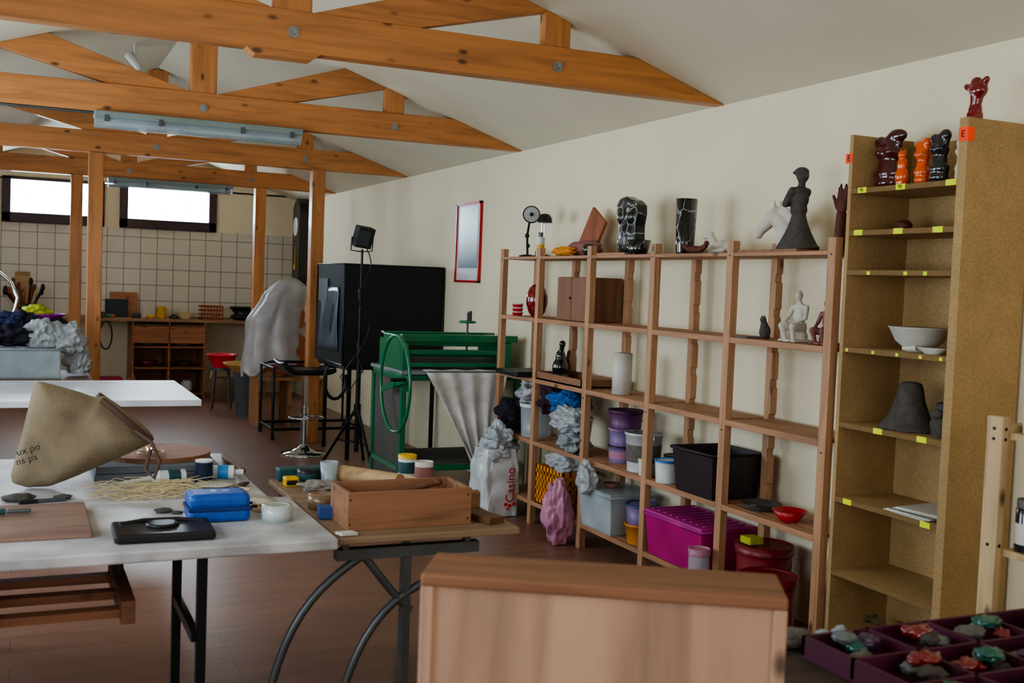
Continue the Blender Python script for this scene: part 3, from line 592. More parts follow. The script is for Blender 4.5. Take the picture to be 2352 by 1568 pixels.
def brush(label,p0,p1,mh,mb):
    p0=Vector(p0);p1=Vector(p1);d=(p1-p0)
    S('paint_brush',label,'brush',M().use(mh).cyl(p0,p0+d*.68,.005,.008,8).use(grym).cyl(p0+d*.68,p0+d*.8,.011,.011,8).use(mb).cyl(p0+d*.8,p1,.011,.006,8))
brush('long yellow handled paint brush lying on the bench',(1.3,4.3,.75),(1.48,4.15,.758),yel,straw)
brush('dark handled paint brush lying on the bench',(1.02,4.0,.746),(1.135,4.17,.75),darkw,clay)
brush('black handled brush lying on the white table',(.62,4.1,.758),(.8,4.05,.76),blkp,straw)
brush('wooden handled brush lying across the table',(.66,3.99,.758),(.82,4.18,.76),pinex,clay)
S('craft_knife','grey craft knife on the white table','knife',M().use(grym).ob((.1,4.02,.757),(.14,.016,.012),(0,0,.2)).use(blkp).ob((.05,4.01,.757),(.06,.02,.013),(0,0,.2)),bev=.002)
S('cleaning_rag','crumpled grey rag on the bench','rag',M().use(mat('grey_rag','#8a8078',.9,bump=.4)).blob((1.08,4.08,.755),(.07,.06,.022),.5,2.2,12,4,.8))
S('marker_pen','black marker pen on the table','pen',M().use(blkp).cyl((.7,3.75,.759),(.82,3.72,.759),.007,n=10))
S('masking_tape','small beige roll of masking tape','tape',M().use(straw).lathe([(.022,0),(.034,0),(.034,.02),(.022,.02),(.022,0)],(.78,3.71,.75)))
def tin(label,cx,cy,z,r,h,body,lid,bandm=None,name='paint_tin'):
    k=T(name,label,'tin',(cx,cy,z)); P(k,'body',M().use(body).lathe([(r,0),(r,h),(r*.93,h),(r*.93,h-.006)],(cx,cy,z)))
    if bandm: P(k,'paper_label',M().use(bandm).lathe([(r+.001,h*.2),(r+.001,h*.75)],(cx,cy,z)))
    if lid: P(k,'lid',M().use(lid).lathe([(r*1.03,h-.008),(r*1.03,h+.006),(r*.9,h+.008)],(cx,cy,z)))
    return k
tin('green and white paint tin',1.5,4.3,.738,.038,.085,white,yel,teal); tin('pink and white paint tin splashed with paint',1.535,4.19,.738,.038,.08,clayw,None,claypk)
tin('small glass jar with a black lid',1.06,4.24,.738,.036,.05,glass,blkp,teal,name='jar')
k=T('plastic_cup','clear plastic measuring cup','cup',(1.14,4.2,.738)); P(k,'body',M().use(clr).lathe([(.028,0),(.036,.09),(.034,.09),(.026,.004)],(1.14,4.2,.738)))
S('toolbox','small dark teal box behind the jars','box',M().use(teal).box(.96,1.16,4.29,4.355,.738,.79),bev=.008)
S('tape_measure','yellow and black tape measure','tape measure',M().use(yel).box(.96,1.015,4.17,4.22,.738,.775).use(blkp).box(.965,1.01,4.165,4.225,.745,.765),bev=.006)
S('small_box','small blue cardboard box','box',M().use(mat('navy_card','#2c4a86',.6)).ob((.99,3.6,.76),(.09,.06,.04),(0,0,-.15)),bev=.002)
S('saucer','flat pale ceramic saucer on the table','saucer',M().use(clayw).lathe([(.05,0),(.09,.008),(.092,.012),(.05,.006)],(.76,3.84,.75),32))
S('saucer','small grey-white saucer on the table','saucer',M().use(whitm).lathe([(.04,0),(.07,.008),(.072,.012),(.04,.006)],(.7,4.19,.75),32))
S('folded_paper','small folded grey paper on the bench','paper',M().use(cream).ob((.97,3.34,.744),(.06,.04,.008),(0,.05,.3)))
gpl=mat('grey_plaster','#6a6d75',.8)
S('plaster_bat','grey rectangular plaster bat','plaster bat',M().use(gpl).box(.28,.73,4.36,4.82,.75,.778),bev=.003,grp='plaster bats')
S('plaster_bat','grey rectangular plaster bat','plaster bat',M().use(gpl).box(.285,.74,4.365,4.83,.779,.806),bev=.003,grp='plaster bats')
S('wooden_disc','round wooden throwing disc on the plaster bats','disc',M().use(boxw).cyl((.53,4.62,.806),(.53,4.62,.824),.215,n=48,smooth=False),bev=.003)
k=T('scissors','scissors with beige plastic handles','scissors',(.45,4.52,.826)); bg=mat('beige_plastic','#b8a68c',.5)
for s_ in(-1,1):
    P(k,'handle',M().use(bg).tube([(.5+.028*s_+.022*math.cos(t),4.5+.03*math.sin(t),.836) for t in [2*pi*i/16 for i in range(16)]],.006,6,True)); P(k,'blade',M().use(chrome).prism([(.492,4.52),(.502,4.52),(.51+s_*.012,4.68)],'z',.83,.833))
m=M().use(straw)
for i in range(90):
    a=random.uniform(.3,.6); b=random.uniform(3.97,4.22); t=random.uniform(-.5,.5); L_=random.uniform(.05,.14); h=random.uniform(.752,.785)
    m.tube([(a+L_*math.cos(t)*q,b+L_*math.sin(t)*q*.6+.01*math.sin(q*5+i),h+.01*math.sin(q*3+i*2)) for q in(-1,-.5,0,.5,1)],.0013,4)
S('raffia','loose pale raffia strands scattered on the table','raffia',m,stuff=True)
k=T('glue_bottle','white glue bottle with a long nozzle lying down','glue',(.56,4.28,.75)); P(k,'bottle',M().use(white).cyl((.505,4.273,.776),(.6,4.288,.776),.026,n=20).cyl((.48,4.27,.776),(.505,4.273,.776),.012,.026,20))
P(k,'nozzle',M().use(white).cyl((.48,4.27,.776),(.36,4.25,.762),.01,.003)); P(k,'paper_label',M().use(teal).cyl((.535,4.278,.7765),(.58,4.285,.7765),.0268,n=24))
k=T('spray_tin','short dark blue can with white cap','can',(.67,4.28,.75)); P(k,'body',M().use(mat('navy_can','#12233f',.35)).cyl((.67,4.28,.75),(.67,4.28,.83),.034,n=24)); P(k,'lid',M().use(white).cyl((.67,4.28,.83),(.67,4.28,.837),.033,n=24))
k=T('glue_bottle','blue and white adhesive bottle lying down','glue',(.75,4.3,.75)); P(k,'bottle',M().use(white).cyl((.71,4.33,.78),(.79,4.31,.78),.027,n=20)); P(k,'paper_label',M().use(mat('sky_label','#3a8cc8',.5)).cyl((.73,4.325,.78),(.77,4.315,.78),.0275,n=20)); P(k,'cap',M().use(white).cyl((.79,4.31,.78),(.825,4.302,.78),.012))
S('wooden_stick','long brown stick lying across the table','stick',M().use(darkw).cyl((.83,4.75,.766),(.84,4.4,.766),.014))
for i,(a,b,r_) in enumerate(((.02,4.06,.05),(.16,4.07,.03),(.46,3.76,.03),(.5,3.73,.02))): S('clay_scrap','small dark clay scrap on the table','clay scrap',M().use(clay).blob((a,b,.75+r_*.25),(r_,r_*.6,r_*.3),.3,2,i,3),grp='clay scraps on the table')
# tote bag (pillow)
def pillow(m,poly,y,thk,rings=12,seed=0,n=72,wr=.012):
    L_=[Vector(p) for p in poly]; tot=0; seg=[]
    for i in range(len(L_)): d=(L_[(i+1)%len(L_)]-L_[i]).length; seg.append(d); tot+=d
    pts=[]
    for q in range(n):
        t=tot*q/n; i=0
        while t>seg[i]: t-=seg[i]; i+=1
        pts.append(L_[i].lerp(L_[(i+1)%len(L_)],t/seg[i]))
    c_=sum(pts,Vector((0,0)))/n
    for sgn in(-1,1):
        vs=[];fs=[]
        for k_ in range(rings+1):
            s_=1-k_/rings if k_<rings else .001
            for p in pts:
                w=c_+(p-c_)*s_; h=thk*math.sqrt(max(0,1-s_**2.6)); nn=noise.noise(Vector((w.x*7+seed,w.y*7,sgn)))*wr*3.5*(1-s_**4)+wr*.9*math.sin(w.x*34+w.y*24+3*noise.noise(Vector((w.x*5,w.y*5,0))))*(1-s_**3)
                vs.append((w.x,y+sgn*(h+nn),w.y))
        for k_ in range(rings):
            for i in range(n): fs.append((k_*n+i,k_*n+(i+1)%n,(k_+1)*n+(i+1)%n,(k_+1)*n+i))
        m.add(vs,fs,True)
    return m
k=T('tote_bag','slumped natural jute tote bag with printed letters','bag',(.18,4.32,.75))
P(k,'body',pillow(M().use(jute),[(-.005,.80),(.0,.77),(.05,.752),(.13,.755),(.22,.79),(.36,.85),(.47,.90),(.485,.93),(.43,.99),(.34,1.06),(.31,1.085),(.27,1.08),(.22,1.10),(.14,1.125),(.08,1.14),(.065,1.12),(.03,.95)],4.3,.11,seed=2,rings=18,n=110))
P(k,'rim',M().use(tanb).tube([(.29,4.2,1.08),(.34,4.18,1.04),(.4,4.19,.985),(.47,4.24,.925)],.012,8)); P(k,'rim',M().use(tanb).tube([(.29,4.38,1.08),(.37,4.4,1.02),(.47,4.36,.93)],.012,8))
P(k,'handle',M().use(tanb).tube([(.4,4.2,.97),(.46,4.16,.93),(.49,4.14,.86),(.47,4.13,.8),(.44,4.14,.83),(.46,4.17,.9)],.008,6))
txt(k,'lettering','ux po',.034,fr((.05,4.172,.91),(.96,0,.28),(-.28,0,.96)),ink,.001); txt(k,'lettering','ns pa',.034,fr((.045,4.172,.875),(.96,0,.28),(-.28,0,.96)),ink,.001)
# ---------------------------------------------------------------- left storage
k=T('side_table','brown side table loaded with bags','table',(-.4,9.45,0)); P(k,'table_top',M().use(darkw).box(-1.15,.56,9.0,9.95,.66,.695)); legs(k,((.5,9.1),(.5,9.85),(-1.0,9.1),(-1.0,9.85)),.66,blk,.02)
k=T('storage_box','clear plastic storage box full of purple cloth','storage box',(-.1,9.4,.695))
m=M().use(clr); m.box(-.45,.33,9.15,9.16,.70,.92).box(-.45,.33,9.64,9.65,.70,.92).box(.32,.33,9.15,9.65,.70,.92).box(-.45,-.44,9.15,9.65,.70,.92).box(-.45,.33,9.15,9.65,.695,.705)
P(k,'body',m); P(k,'rim',M().use(clr).tube([(-.46,9.14,.92),(.34,9.14,.92),(.34,9.66,.92),(-.46,9.66,.92)],.01,6,True))
P(k,'contents',M().use(purc).blob((-.05,9.4,.81),(.34,.22,.11),.15,3,5,4,.95))
for i,(xx,yy,zz,r_,m_,lb) in enumerate(((.0,9.3,1.02,(.14,.13,.1),darkc,'dark crumpled cloth bag'),(.19,9.28,1.03,(.13,.12,.11),pbag,'crumpled white plastic bag'),(.37,9.3,.99,(.13,.12,.12),pbag,'bulging translucent plastic bag'),(-.07,9.36,1.13,(.13,.12,.07),mat('navy_bag','#23305a',.6,bump=.4,sc=9),'folded dark blue bag'),(.47,9.4,.81,(.09,.09,.11),pbag,'small white plastic bag'),(.04,9.45,1.14,(.11,.11,.06),darkc,'black crumpled bag'),(-.22,9.3,1.02,(.13,.14,.1),purc,'purple plastic bag'),(.3,9.5,1.07,(.11,.1,.08),darkc,'dark grey knotted bag'))):
    S('plastic_bag',lb+' on the storage box','bag',M().use(m_).blob((xx,yy,zz),r_,.5,1.9,i*3+1,5,.85))
k=T('wash_basin','magenta basin on the heap of bags','basin',(.18,9.6,1.07)); P(k,'body',M().use(mat('violet_plastic','#a0209a',.4)).lathe([(.1,0),(.17,.07),(.18,.08),(.16,.08),(.09,.01)],(.2,9.6,1.1)))
S('rubber_glove','yellow-green rubber glove over the basin edge','glove',M().use(mat('lime_rubber','#a8b020',.5)).blob((.16,9.55,1.2),(.09,.07,.05),.6,2,4,4))
S('grab_pole','bent pale metal tube standing among the bags','tube',M().use(chrome).tube([(-.14,9.72,.695),(-.1,9.7,1.0),(.0,9.68,1.2),(.02,9.68,1.3),(-.03,9.68,1.42),(-.12,9.68,1.5)],.014))
# ---------------------------------------------------------------- shelf contents helpers
def bucket(label,cx,cy,z,r0,r1,h,body,lid=None,handle=None,name='bucket',cat='bucket',band=None):
    k=T(name,label,cat,(cx,cy,z))
    P(k,'body',M().use(body).lathe([(r0,0),(r1,h),(r1+.004,h),(r1+.004,h-.012),(r1-.003,h-.012),(r1-.004,h),(r0-.004,.01)] if not lid else [(r0,0),(r1,h*.96),(r1*.9,h*.96)],(cx,cy,z)))
    if lid: P(k,'lid',M().use(lid).lathe([(r1*1.05,h*.9),(r1*1.06,h),(r1*.95,h),(r1*.93,h-.006)],(cx,cy,z),32))
    if band: P(k,'paper_label',M().use(band).lathe([(r0+(r1-r0)*.25+.0012,h*.25),(r0+(r1-r0)*.7+.0012,h*.7)],(cx,cy,z)))
    if handle: P(k,'handle',M().use(handle).tube([(cx,cy-r1*math.cos(t),z+h*.85+r1*.9*math.sin(t)) for t in [pi*i/14 for i in range(15)]],.003,6))
    return k
z4=LV[3]+.001; z5=LV[4]+.001
lpur=mat('lilac_plastic','#7d6896',.4); navy=mat('navy_plastic','#2e3f6e',.4); lid_p=mat('purple_lid','#4a284e',.4)
bucket('lilac tub with purple lid at the bottom of a stack',3.24,5.5,z4,.075,.082,.095,lpur,lid_p,band=pinkp,name='plastic_tub',cat='tub')
bucket('lilac tub smeared with pink paint in a stack',3.24,5.5,z4+.098,.075,.082,.1,lpur,pinkp,name='plastic_tub',cat='tub')
bucket('dark plum tub on top of a stack',3.23,5.46,z4+.2,.09,.1,.11,purple,lid_p,name='plastic_tub',cat='tub')
bucket('large white bucket with wire handle',3.2,5.2,z4,.088,.105,.215,white,None,chrome,band=clayg)
bucket('small white paint pot on the shelf',3.13,5.07,z4,.03,.035,.09,white,white,name='paint_pot',cat='pot')
bucket('grey and black tub on the shelf',3.27,4.99,z4,.05,.058,.12,greybin,blkp,name='plastic_tub',cat='tub')
bucket('white tub with blue rim lid',3.14,4.86,z4,.058,.066,.12,white,mat('blue_lid','#2d6fb5',.4),band=None,name='plastic_tub',cat='tub')
bucket('taller white tub with blue markings',3.28,4.85,z4,.055,.062,.19,white,None,name='plastic_tub',cat='tub',band=bluec)
def crate(label,x0,x1,y0,y1,z,h,m_,lidm=None,tap=.02,name='storage_box',content=None,grooves=True):
    k=T(name,label,'storage box',((x0+x1)/2,(y0+y1)/2,z)); t=.006
    m=M().use(m_)
    def fr4(ins,zz): return [(x0+ins,y0+ins,zz),(x1-ins,y0+ins,zz),(x1-ins,y1-ins,zz),(x0+ins,y1-ins,zz)]
    vs=fr4(tap,z)+fr4(0,z+h)+fr4(tap+t,z+t)+fr4(t,z+h)
    m.add(vs,[(3,2,1,0),(8,9,10,11)]+[(i,(i+1)%4,4+(i+1)%4,4+i) for i in range(4)]+[(8+i,12+i,12+(i+1)%4,8+(i+1)%4) for i in range(4)]+[(4+i,4+(i+1)%4,12+(i+1)%4,12+i) for i in range(4)])
    P(k,'body',m,bev=.004); r_=.008
    P(k,'rim',M().use(lidm or m_).tube([(x0-.003,y0-.003,z+h-.008),(x1+.003,y0-.003,z+h-.008),(x1+.003,y1+.003,z+h-.008),(x0-.003,y1+.003,z+h-.008)],r_,6,True))
    if lidm:
        l=M().use(lidm).box(x0-.006,x1+.006,y0-.006,y1+.006,z+h,z+h+.014)
        if grooves:
            for q in range(9): yy=y0+.03+(y1-y0-.06)*q/8; l.box(x0+.03,x1-.03,yy-.008,yy+.008,z+h+.014,z+h+.02)
        P(k,'lid',l,bev=.003)
    if content: P(k,'contents',M().use(content).box(x0+tap+.01,x1-tap-.01,y0+tap+.01,y1-tap-.01,z+.008,z+h*.55),bev=.01)
    return k
dkp=mat('aubergine_plastic','#2f232c',.4)
crate('deep dark aubergine plastic bin',3.06,3.37,4.345,4.7,z4,.225,dkp,None,.02)
crate('magenta plastic box with ribbed lid',3.07,3.38,4.42,4.95,z5,.225,mag,mat('magenta_lid','#c03a96',.35),.02,content=magr)
crate('clear plastic box with white contents',3.06,3.36,5.3,5.68,z5,.225,clr,clr,.015,content=clayw,grooves=False)
S('lid_cup','small pinkish dish on the clear box','dish',M().use(claypk).lathe([(.03,0),(.05,.03),(.046,.03),(.028,.006)],(3.18,5.5,z5+.24)))
bucket('yellow orange round tub under another',3.17,5.14,z5,.075,.09,.11,yelo,None,name='plastic_tub',cat='tub')
bucket('lilac tub with blue lid stacked on a yellow one',3.17,5.14,z5+.105,.078,.09,.115,lpur,navy,name='plastic_tub',cat='tub')
k=T('storage_basket','yellow perforated plastic basket','basket',(3.22,6.12,z5)); m=M().use(yelo)
y0,y1,x0,x1=5.95,6.33,3.09,3.34
for q in range(5): zz=z5+q*.055; m.box(x0,x1,y0,y0+.006,zz,zz+.03).box(x0,x1,y1-.006,y1,zz,zz+.03).box(x0,x0+.006,y0,y1,zz,zz+.03).box(x1-.006,x1,y0,y1,zz,zz+.03)
for q in range(9): m.box(x0,x0+.006,y0+q*.046,y0+q*.046+.012,z5,z5+.25)
for q in range(6): m.box(x0+q*.047,x0+q*.047+.012,y0,y0+.006,z5,z5+.25)
m.box(x0,x1,y0,y1,z5,z5+.006)
P(k,'body',m); P(k,'contents',M().use(yelo).box(x0+.01,x1-.01,y0+.01,y1-.01,z5+.006,z5+.18))
S('plastic_bag','grey translucent bag on the yellow basket','bag',M().use(pbag).blob((3.19,6.06,.46),(.12,.15,.08),.4,1.8,8,5,.8))
S('plastic_bag','pink filled plastic bag with knotted end','bag',M().use(pinkp).blob((3.0,5.84,.19),(.08,.1,.19),.45,1.6,4,5,.98))
S('plastic_bag','white plastic bag hanging from the shelf','bag',M().use(pbag).blob((3.04,5.56,.44),(.04,.08,.09),.5,1.8,6,5,.95))
# floor red buckets
bucket('round dark red paint bucket with lid',3.22,4.12,0,.12,.13,.385,dred,dred,None)
bk=bucket('round dark red paint bucket with white label',3.02,3.83,0,.115,.125,.33,dred,dred,None)
P(bk,'paper_label',M().use(inkw).ob((2.899,3.80,.16),(.002,.11,.14)).use(dred).ob((2.8975,3.80,.16),(.002,.1,.13)))
txt(bk,'lettering','Kr',.06,fr((2.8955,3.80,.18),(0,-1,0),(0,0,1)),inkw)
S('sponge','yellow green sponge on a bucket lid','sponge',M().use(mat('lime_sponge','#b3bc3a',.9,bump=.4,sc=60)).box(3.12,3.2,4.1,4.18,.386,.42),bev=.006)
bucket('clear jar with pink lid beside the buckets',3.0,4.33,0,.05,.05,.33,clr,pinkp,name='jar',cat='jar')
S('bowl','glossy red bowl on the pine shelf','bowl',M().use(red).lathe([(.04,0),(.08,.05),(.075,.05),(.035,.008)],(3.16,3.88,z4)))
S('flat_pan','flat dark pan on the pine shelf','pan',M().use(clay).lathe([(.07,0),(.1,.03),(.095,.03),(.06,.006)],(3.2,4.14,z4)).cyl((3.12,4.1,z4+.03),(3.06,4.0,z4+.05),.007))
# Level 3
z3=LV[2]+.001
k=T('paper_roll','white kitchen paper roll standing upright','paper roll',(3.17,5.42,z3)); P(k,'paper',M().use(whitm).lathe([(.02,0),(.056,0),(.056,.235),(.02,.235)],(3.17,5.42,z3))); P(k,'core',M().use(card).lathe([(.018,0),(.021,0),(.021,.236),(.018,.236)],(3.17,5.42,z3)))
k=T('wooden_tray','shallow wooden tray box','tray',(3.2,6.0,z3)); m=M().use(boxw).box(3.08,3.36,5.74,6.37,z3,z3+.01)
m.box(3.08,3.09,5.74,6.37,z3,z3+.05).box(3.35,3.36,5.74,6.37,z3,z3+.05).box(3.08,3.36,5.74,5.75,z3,z3+.05).box(3.08,3.36,6.36,6.37,z3,z3+.05); P(k,'body',m)
S('black_case','flat black case on the shelf end','case',M().use(blkp).box(2.98,3.25,6.45,6.8,z3,z3+.035),bev=.008)
m=M().use(gldk).ell((3.22,6.3,1.03),(.055,.045,.07)).ell((3.22,6.3,1.1),(.035,.03,.05)).cap((3.22,6.3,1.12),(3.22,6.28,1.17),.018,.016).ell((3.22,6.28,1.185),(.024,.02,.024)).box(3.17,3.27,6.26,6.34,z3+.01,z3+.03)
S('glazed_bust','black glazed bust with smooth shoulders','sculpture',m,rem=.006)
m=M().use(claybr).cap((3.3,6.35,.97),(3.3,6.36,1.08),.03,.02).cap((3.3,6.36,1.06),(3.33,6.4,1.13),.014,.01)
S('figurine','small dark brown figurine on the shelf','sculpture',m,rem=.006)
# Level 2
z2=LV[1]+.001
for q in range(3): S('striped_cup','small red and white striped cup in a stack','cup',M().use(red).lathe([(.032,0),(.038,.02)],(3.15,6.84,z2+q*.028)).use(white).lathe([(.038,.02),(.04,.026),(.034,.026),(.03,.003)],(3.15,6.84,z2+q*.028)),grp='stacked striped cups')
S('glazed_vase','egg-shaped dark red glazed vase','vase',M().use(glred).lathe([(.03,0),(.055,.03),(.073,.09),(.072,.14),(.055,.19),(.03,.215),(.012,.22)],(3.17,6.58,z2)))
oldw=mat('old_wood','#82593f',.6,kind='wood',ax=2,sc=4)
k=T('wooden_case','worn wooden case with two hinged panels','wooden box',(3.24,6.03,z2)); P(k,'body',M().use(oldw).box(3.13,3.37,5.8,6.18,z2,z2+.27),bev=.004)
P(k,'door',M().use(oldw).box(3.12,3.13,5.99,6.18,z2+.003,z2+.267)); P(k,'door',M().use(oldw).box(3.12,3.13,5.8,5.985,z2+.003,z2+.267)); P(k,'knob',M().use(blkp).ell((3.115,6.0,z2+.14),.008,8))
S('slate_panel','dark slate panel leaning behind the case','panel',M().use(clay).ob((3.32,6.33,z2+.13),(.02,.22,.26),(0,.1,0)))
def person(name,label,b,s,m_,kind='sit'):
    m=M().use(m_); V=lambda x,y,z:(b[0]+x*s,b[1]+y*s,b[2]+z*s)
    m.ell(V(0,0,.12),(.16*s,.2*s,.12*s)).ell(V(.02,0,.3),(.11*s,.16*s,.12*s)).ell(V(.0,0,.5),(.1*s,.15*s,.16*s)).ell(V(0,0,.66),(.09*s,.2*s,.08*s))
    m.cap(V(0,0,.7),V(-.02,0,.8),.05*s,.045*s).ell(V(-.03,0,.88),(.08*s,.07*s,.1*s)).ell(V(-.11,0,.87),(.02*s,.015*s,.02*s))
    for q in(-1,1):
        m.cap(V(0,q*.1,.26),V(-.28,q*.16,.3),.09*s,.07*s).cap(V(-.28,q*.16,.3),V(-.22,q*.12,.05),.065*s,.04*s).cap(V(-.22,q*.12,.04),V(-.33,q*.13,.03),.035*s,.03*s)
        m.cap(V(0,q*.2,.66),V(-.06,q*.25,.46),.055*s,.045*s).cap(V(-.06,q*.25,.46),V(-.25,q*.12,.36),.042*s,.03*s)
    m.box(b[0]-.3*s,b[0]+.2*s,b[1]-.24*s,b[1]+.24*s,b[2],b[2]+.05*s)
    return S(name,label,'sculpture',m,rem=.018*s)
person('seated_figurine','white clay seated nude man figurine',(3.2,3.93,z2),.235,clayw)
person('seated_figurine','pinkish clay crouching figurine',(3.2,3.74,z2),.2,claypk)
m=M().use(clay).ell((3.16,4.12,z2+.035),(.028,.026,.035)).ell((3.155,4.12,z2+.06),(.019,.018,.028)).ell((3.147,4.12,z2+.09),(.016,.015,.015)).cyl((3.148,4.111,z2+.098),(3.148,4.109,z2+.115),.007,.001,8).cyl((3.148,4.129,z2+.098),(3.148,4.131,z2+.115),.007,.001,8).cap((3.18,4.12,z2+.01),(3.2,4.16,z2+.012),.009,.005)
S('cat_figurine','small dark clay sitting cat figurine','sculpture',m,rem=.004)
S('clay_tile','thin grey tile beside the cat figurine','tile',M().use(clayg).box(3.1,3.24,4.18,4.26,z2,z2+.006))
# Level 1 top
z1=LV[0]+.001
k=T('desk_lamp','black jointed desk lamp with round reflector','lamp',(3.2,6.82,z1)); P(k,'base',M().use(blkp).lathe([(.06,0),(.06,.012),(.02,.02)],(3.2,6.82,z1)))
P(k,'arm',M().use(blkp).cyl((3.2,6.82,z1),(3.21,6.86,z1+.15),.008).cyl((3.21,6.86,z1+.15),(3.2,6.8,z1+.27),.008).ell((3.21,6.86,z1+.15),.018,8).ell((3.2,6.82,z1+.08),.016,8))
mt=aim((3.19,6.76,z1+.29),(-.35,-.9,.1))
P(k,'lamp_shade',M().use(blkp).xf(mt).lathe([(.015,-.06),(.028,-.05),(.035,-.02),(.056,.0),(.06,.0)])); P(k,'reflector',M().use(mat('reflector_white','#a9acac',.3)).xf(mt).lathe([(.052,.002),(.03,.003),(.012,.004)])); P(k,'bulb',M().use(blkp).xf(mt).ell((0,0,.006),.014,12))
k=T('desk_lamp','black angled desk lamp with small dome shade','lamp',(3.22,6.62,z1)); P(k,'base',M().use(blkp).lathe([(.055,0),(.055,.012),(.02,.02)],(3.22,6.62,z1))); P(k,'arm',M().use(chrome).cyl((3.225,6.62,z1),(3.225,6.62,z1+.24),.004).cyl((3.205,6.62,z1),(3.205,6.62,z1+.24),.004)); P(k,'lamp_shade',M().use(blkp).lathe([(.05,0),(.047,.03),(.03,.055),(.01,.06)],(3.215,6.6,z1+.23)))
k=T('spray_can','white and yellow spray can','spray can',(3.15,6.52,z1)); P(k,'body',M().use(white).cyl((3.15,6.52,z1),(3.15,6.52,z1+.13),.027,n=20)); P(k,'paper_label',M().use(yel).cyl((3.15,6.52,z1+.03),(3.15,6.52,z1+.08),.0275,n=20)); P(k,'cap',M().use(grym).cyl((3.15,6.52,z1+.13),(3.15,6.52,z1+.16),.016))
S('wooden_plaque','reddish wooden plaque leaning on a clay piece','plaque',M().use(mat('red_wood','#9a5838',.6,kind='wood',ax=2)).ob((3.32,6.12,z1+.15),(.02,.22,.27),(.5,.12,0)),bev=.003)
S('ceramic_slab','rough pinkish clay piece lying on its side','clay',M().use(claypk).blob((3.24,6.08,z1+.05),(.07,.2,.05),.2,2,4,4,.9))
S('yellow_cloth','folded yellow cloth on the shelf top','cloth',M().use(yelo).blob((3.15,6.16,z1+.03),(.06,.13,.03),.3,2.5,7,4,.9))
S('small_bowl','small round black glazed pot','pot',M().use(gldk).lathe([(.03,0),(.045,.03),(.042,.07),(.036,.07),(.025,.01)],(3.17,5.87,z1)))
m=M().use(vein).prism([(5.34,.03),(5.36,.0),(5.52,.0),(5.55,.06),(5.54,.14),(5.57,.22),(5.565,.28),(5.53,.315),(5.47,.325),(5.43,.31),(5.38,.3),(5.335,.27),(5.33,.22),(5.35,.15)],'x',3.17,3.24)
m.v=[Vector((v.x,v.y,v.z+z1+.012)) for v in m.v]; m.ell((3.17,5.4,z1+.22),(.022,.045,.04)).ell((3.17,5.5,z1+.22),(.022,.045,.04)).ell((3.175,5.45,z1+.1),(.03,.08,.1))
S('torso_sculpture','black glazed torso slab with pale cracks','sculpture',m,rem=.007)
S('wooden_plinth','thin wooden board under the torso','board',M().use(piney).box(3.1,3.36,5.33,5.66,z1,z1+.012))
S('glazed_bowl','black veined glazed bowl','bowl',M().use(drip).lathe([(.05,0),(.055,.01),(.072,.08),(.066,.08),(.045,.015)],(3.13,5.24,z1)))
S('cylinder_vase','tall black glazed cylinder vase with drips','vase',M().use(drip).lathe([(.045,0),(.048,.02),(.058,.29),(.052,.29),(.042,.012)],(3.2,4.88,z1),32))
m=M().use(clayw); b=Vector((3.24,4.6,z1))
m.ell(b+Vector((0,0,.035)),(.035,.09,.035)).cap(b+Vector((0,.06,.04)),b+Vector((-.01,.09,.095)),.026,.016).cap(b+Vector((-.01,.09,.1)),b+Vector((-.03,.13,.085)),.017,.01).cap(b+Vector((-.03,-.05,.02)),b+Vector((-.06,.03,.012)),.014,.009).cap(b+Vector((-.03,.05,.02)),b+Vector((-.07,.08,.012)),.012,.008).cap(b+Vector((0,-.08,.035)),b+Vector((.0,-.12,.015)),.01,.005).cyl(b+Vector((-.01,.08,.11)),b+Vector((-.01,.078,.128)),.006,.001,8)
S('horse_figurine','small pale clay horse lying down','sculpture',m,rem=.005)
m=M().use(claybr); b=Vector((3.13,4.68,z1))
m.ell(b+Vector((0,0,.02)),(.025,.06,.02)).cap(b+Vector((0,-.05,.02)),b+Vector((0,-.09,.035)),.018,.014).cap(b+Vector((0,.05,.02)),b+Vector((-.01,.09,.045)),.016,.012).cap(b+Vector((-.01,.09,.045)),b+Vector((0,.12,.012)),.012,.008).ell(b+Vector((0,-.1,.05)),.015,8)
S('reclining_figurine','small brown clay reclining figurine','sculpture',m,rem=.005)
# horse head
m=M().use(clayw); b=Vector((3.24,4.19,z1+.012))
def H_(x,y,z): return b+Vector((x,y,z))*1.3
for i in range(8):
    t=i/7; m.ell(H_(0,-.085+.085*t*t,.02+.1*t),(.04-.013*t,.08-.045*t,.04))
m.cap(H_(0,.0,.128),H_(0,.045,.1),.038,.03).cap(H_(0,.045,.1),H_(0,.088,.068),.03,.02).ell(H_(0,.092,.06),(.022,.022,.02)).cyl(H_(-.012,-.012,.15),H_(-.014,-.01,.185),.012,.002,8).cyl(H_(.012,-.012,.15),H_(.014,-.01,.185),.012,.002,8)
for i in range(9): t=i/8; m.ell(H_(0,-.03-.1*t,.148-.1*t*t),(.01,.02,.024))
S('horse_head_sculpture','pale clay horse head and neck sculpture','sculpture',m,rem=.005)
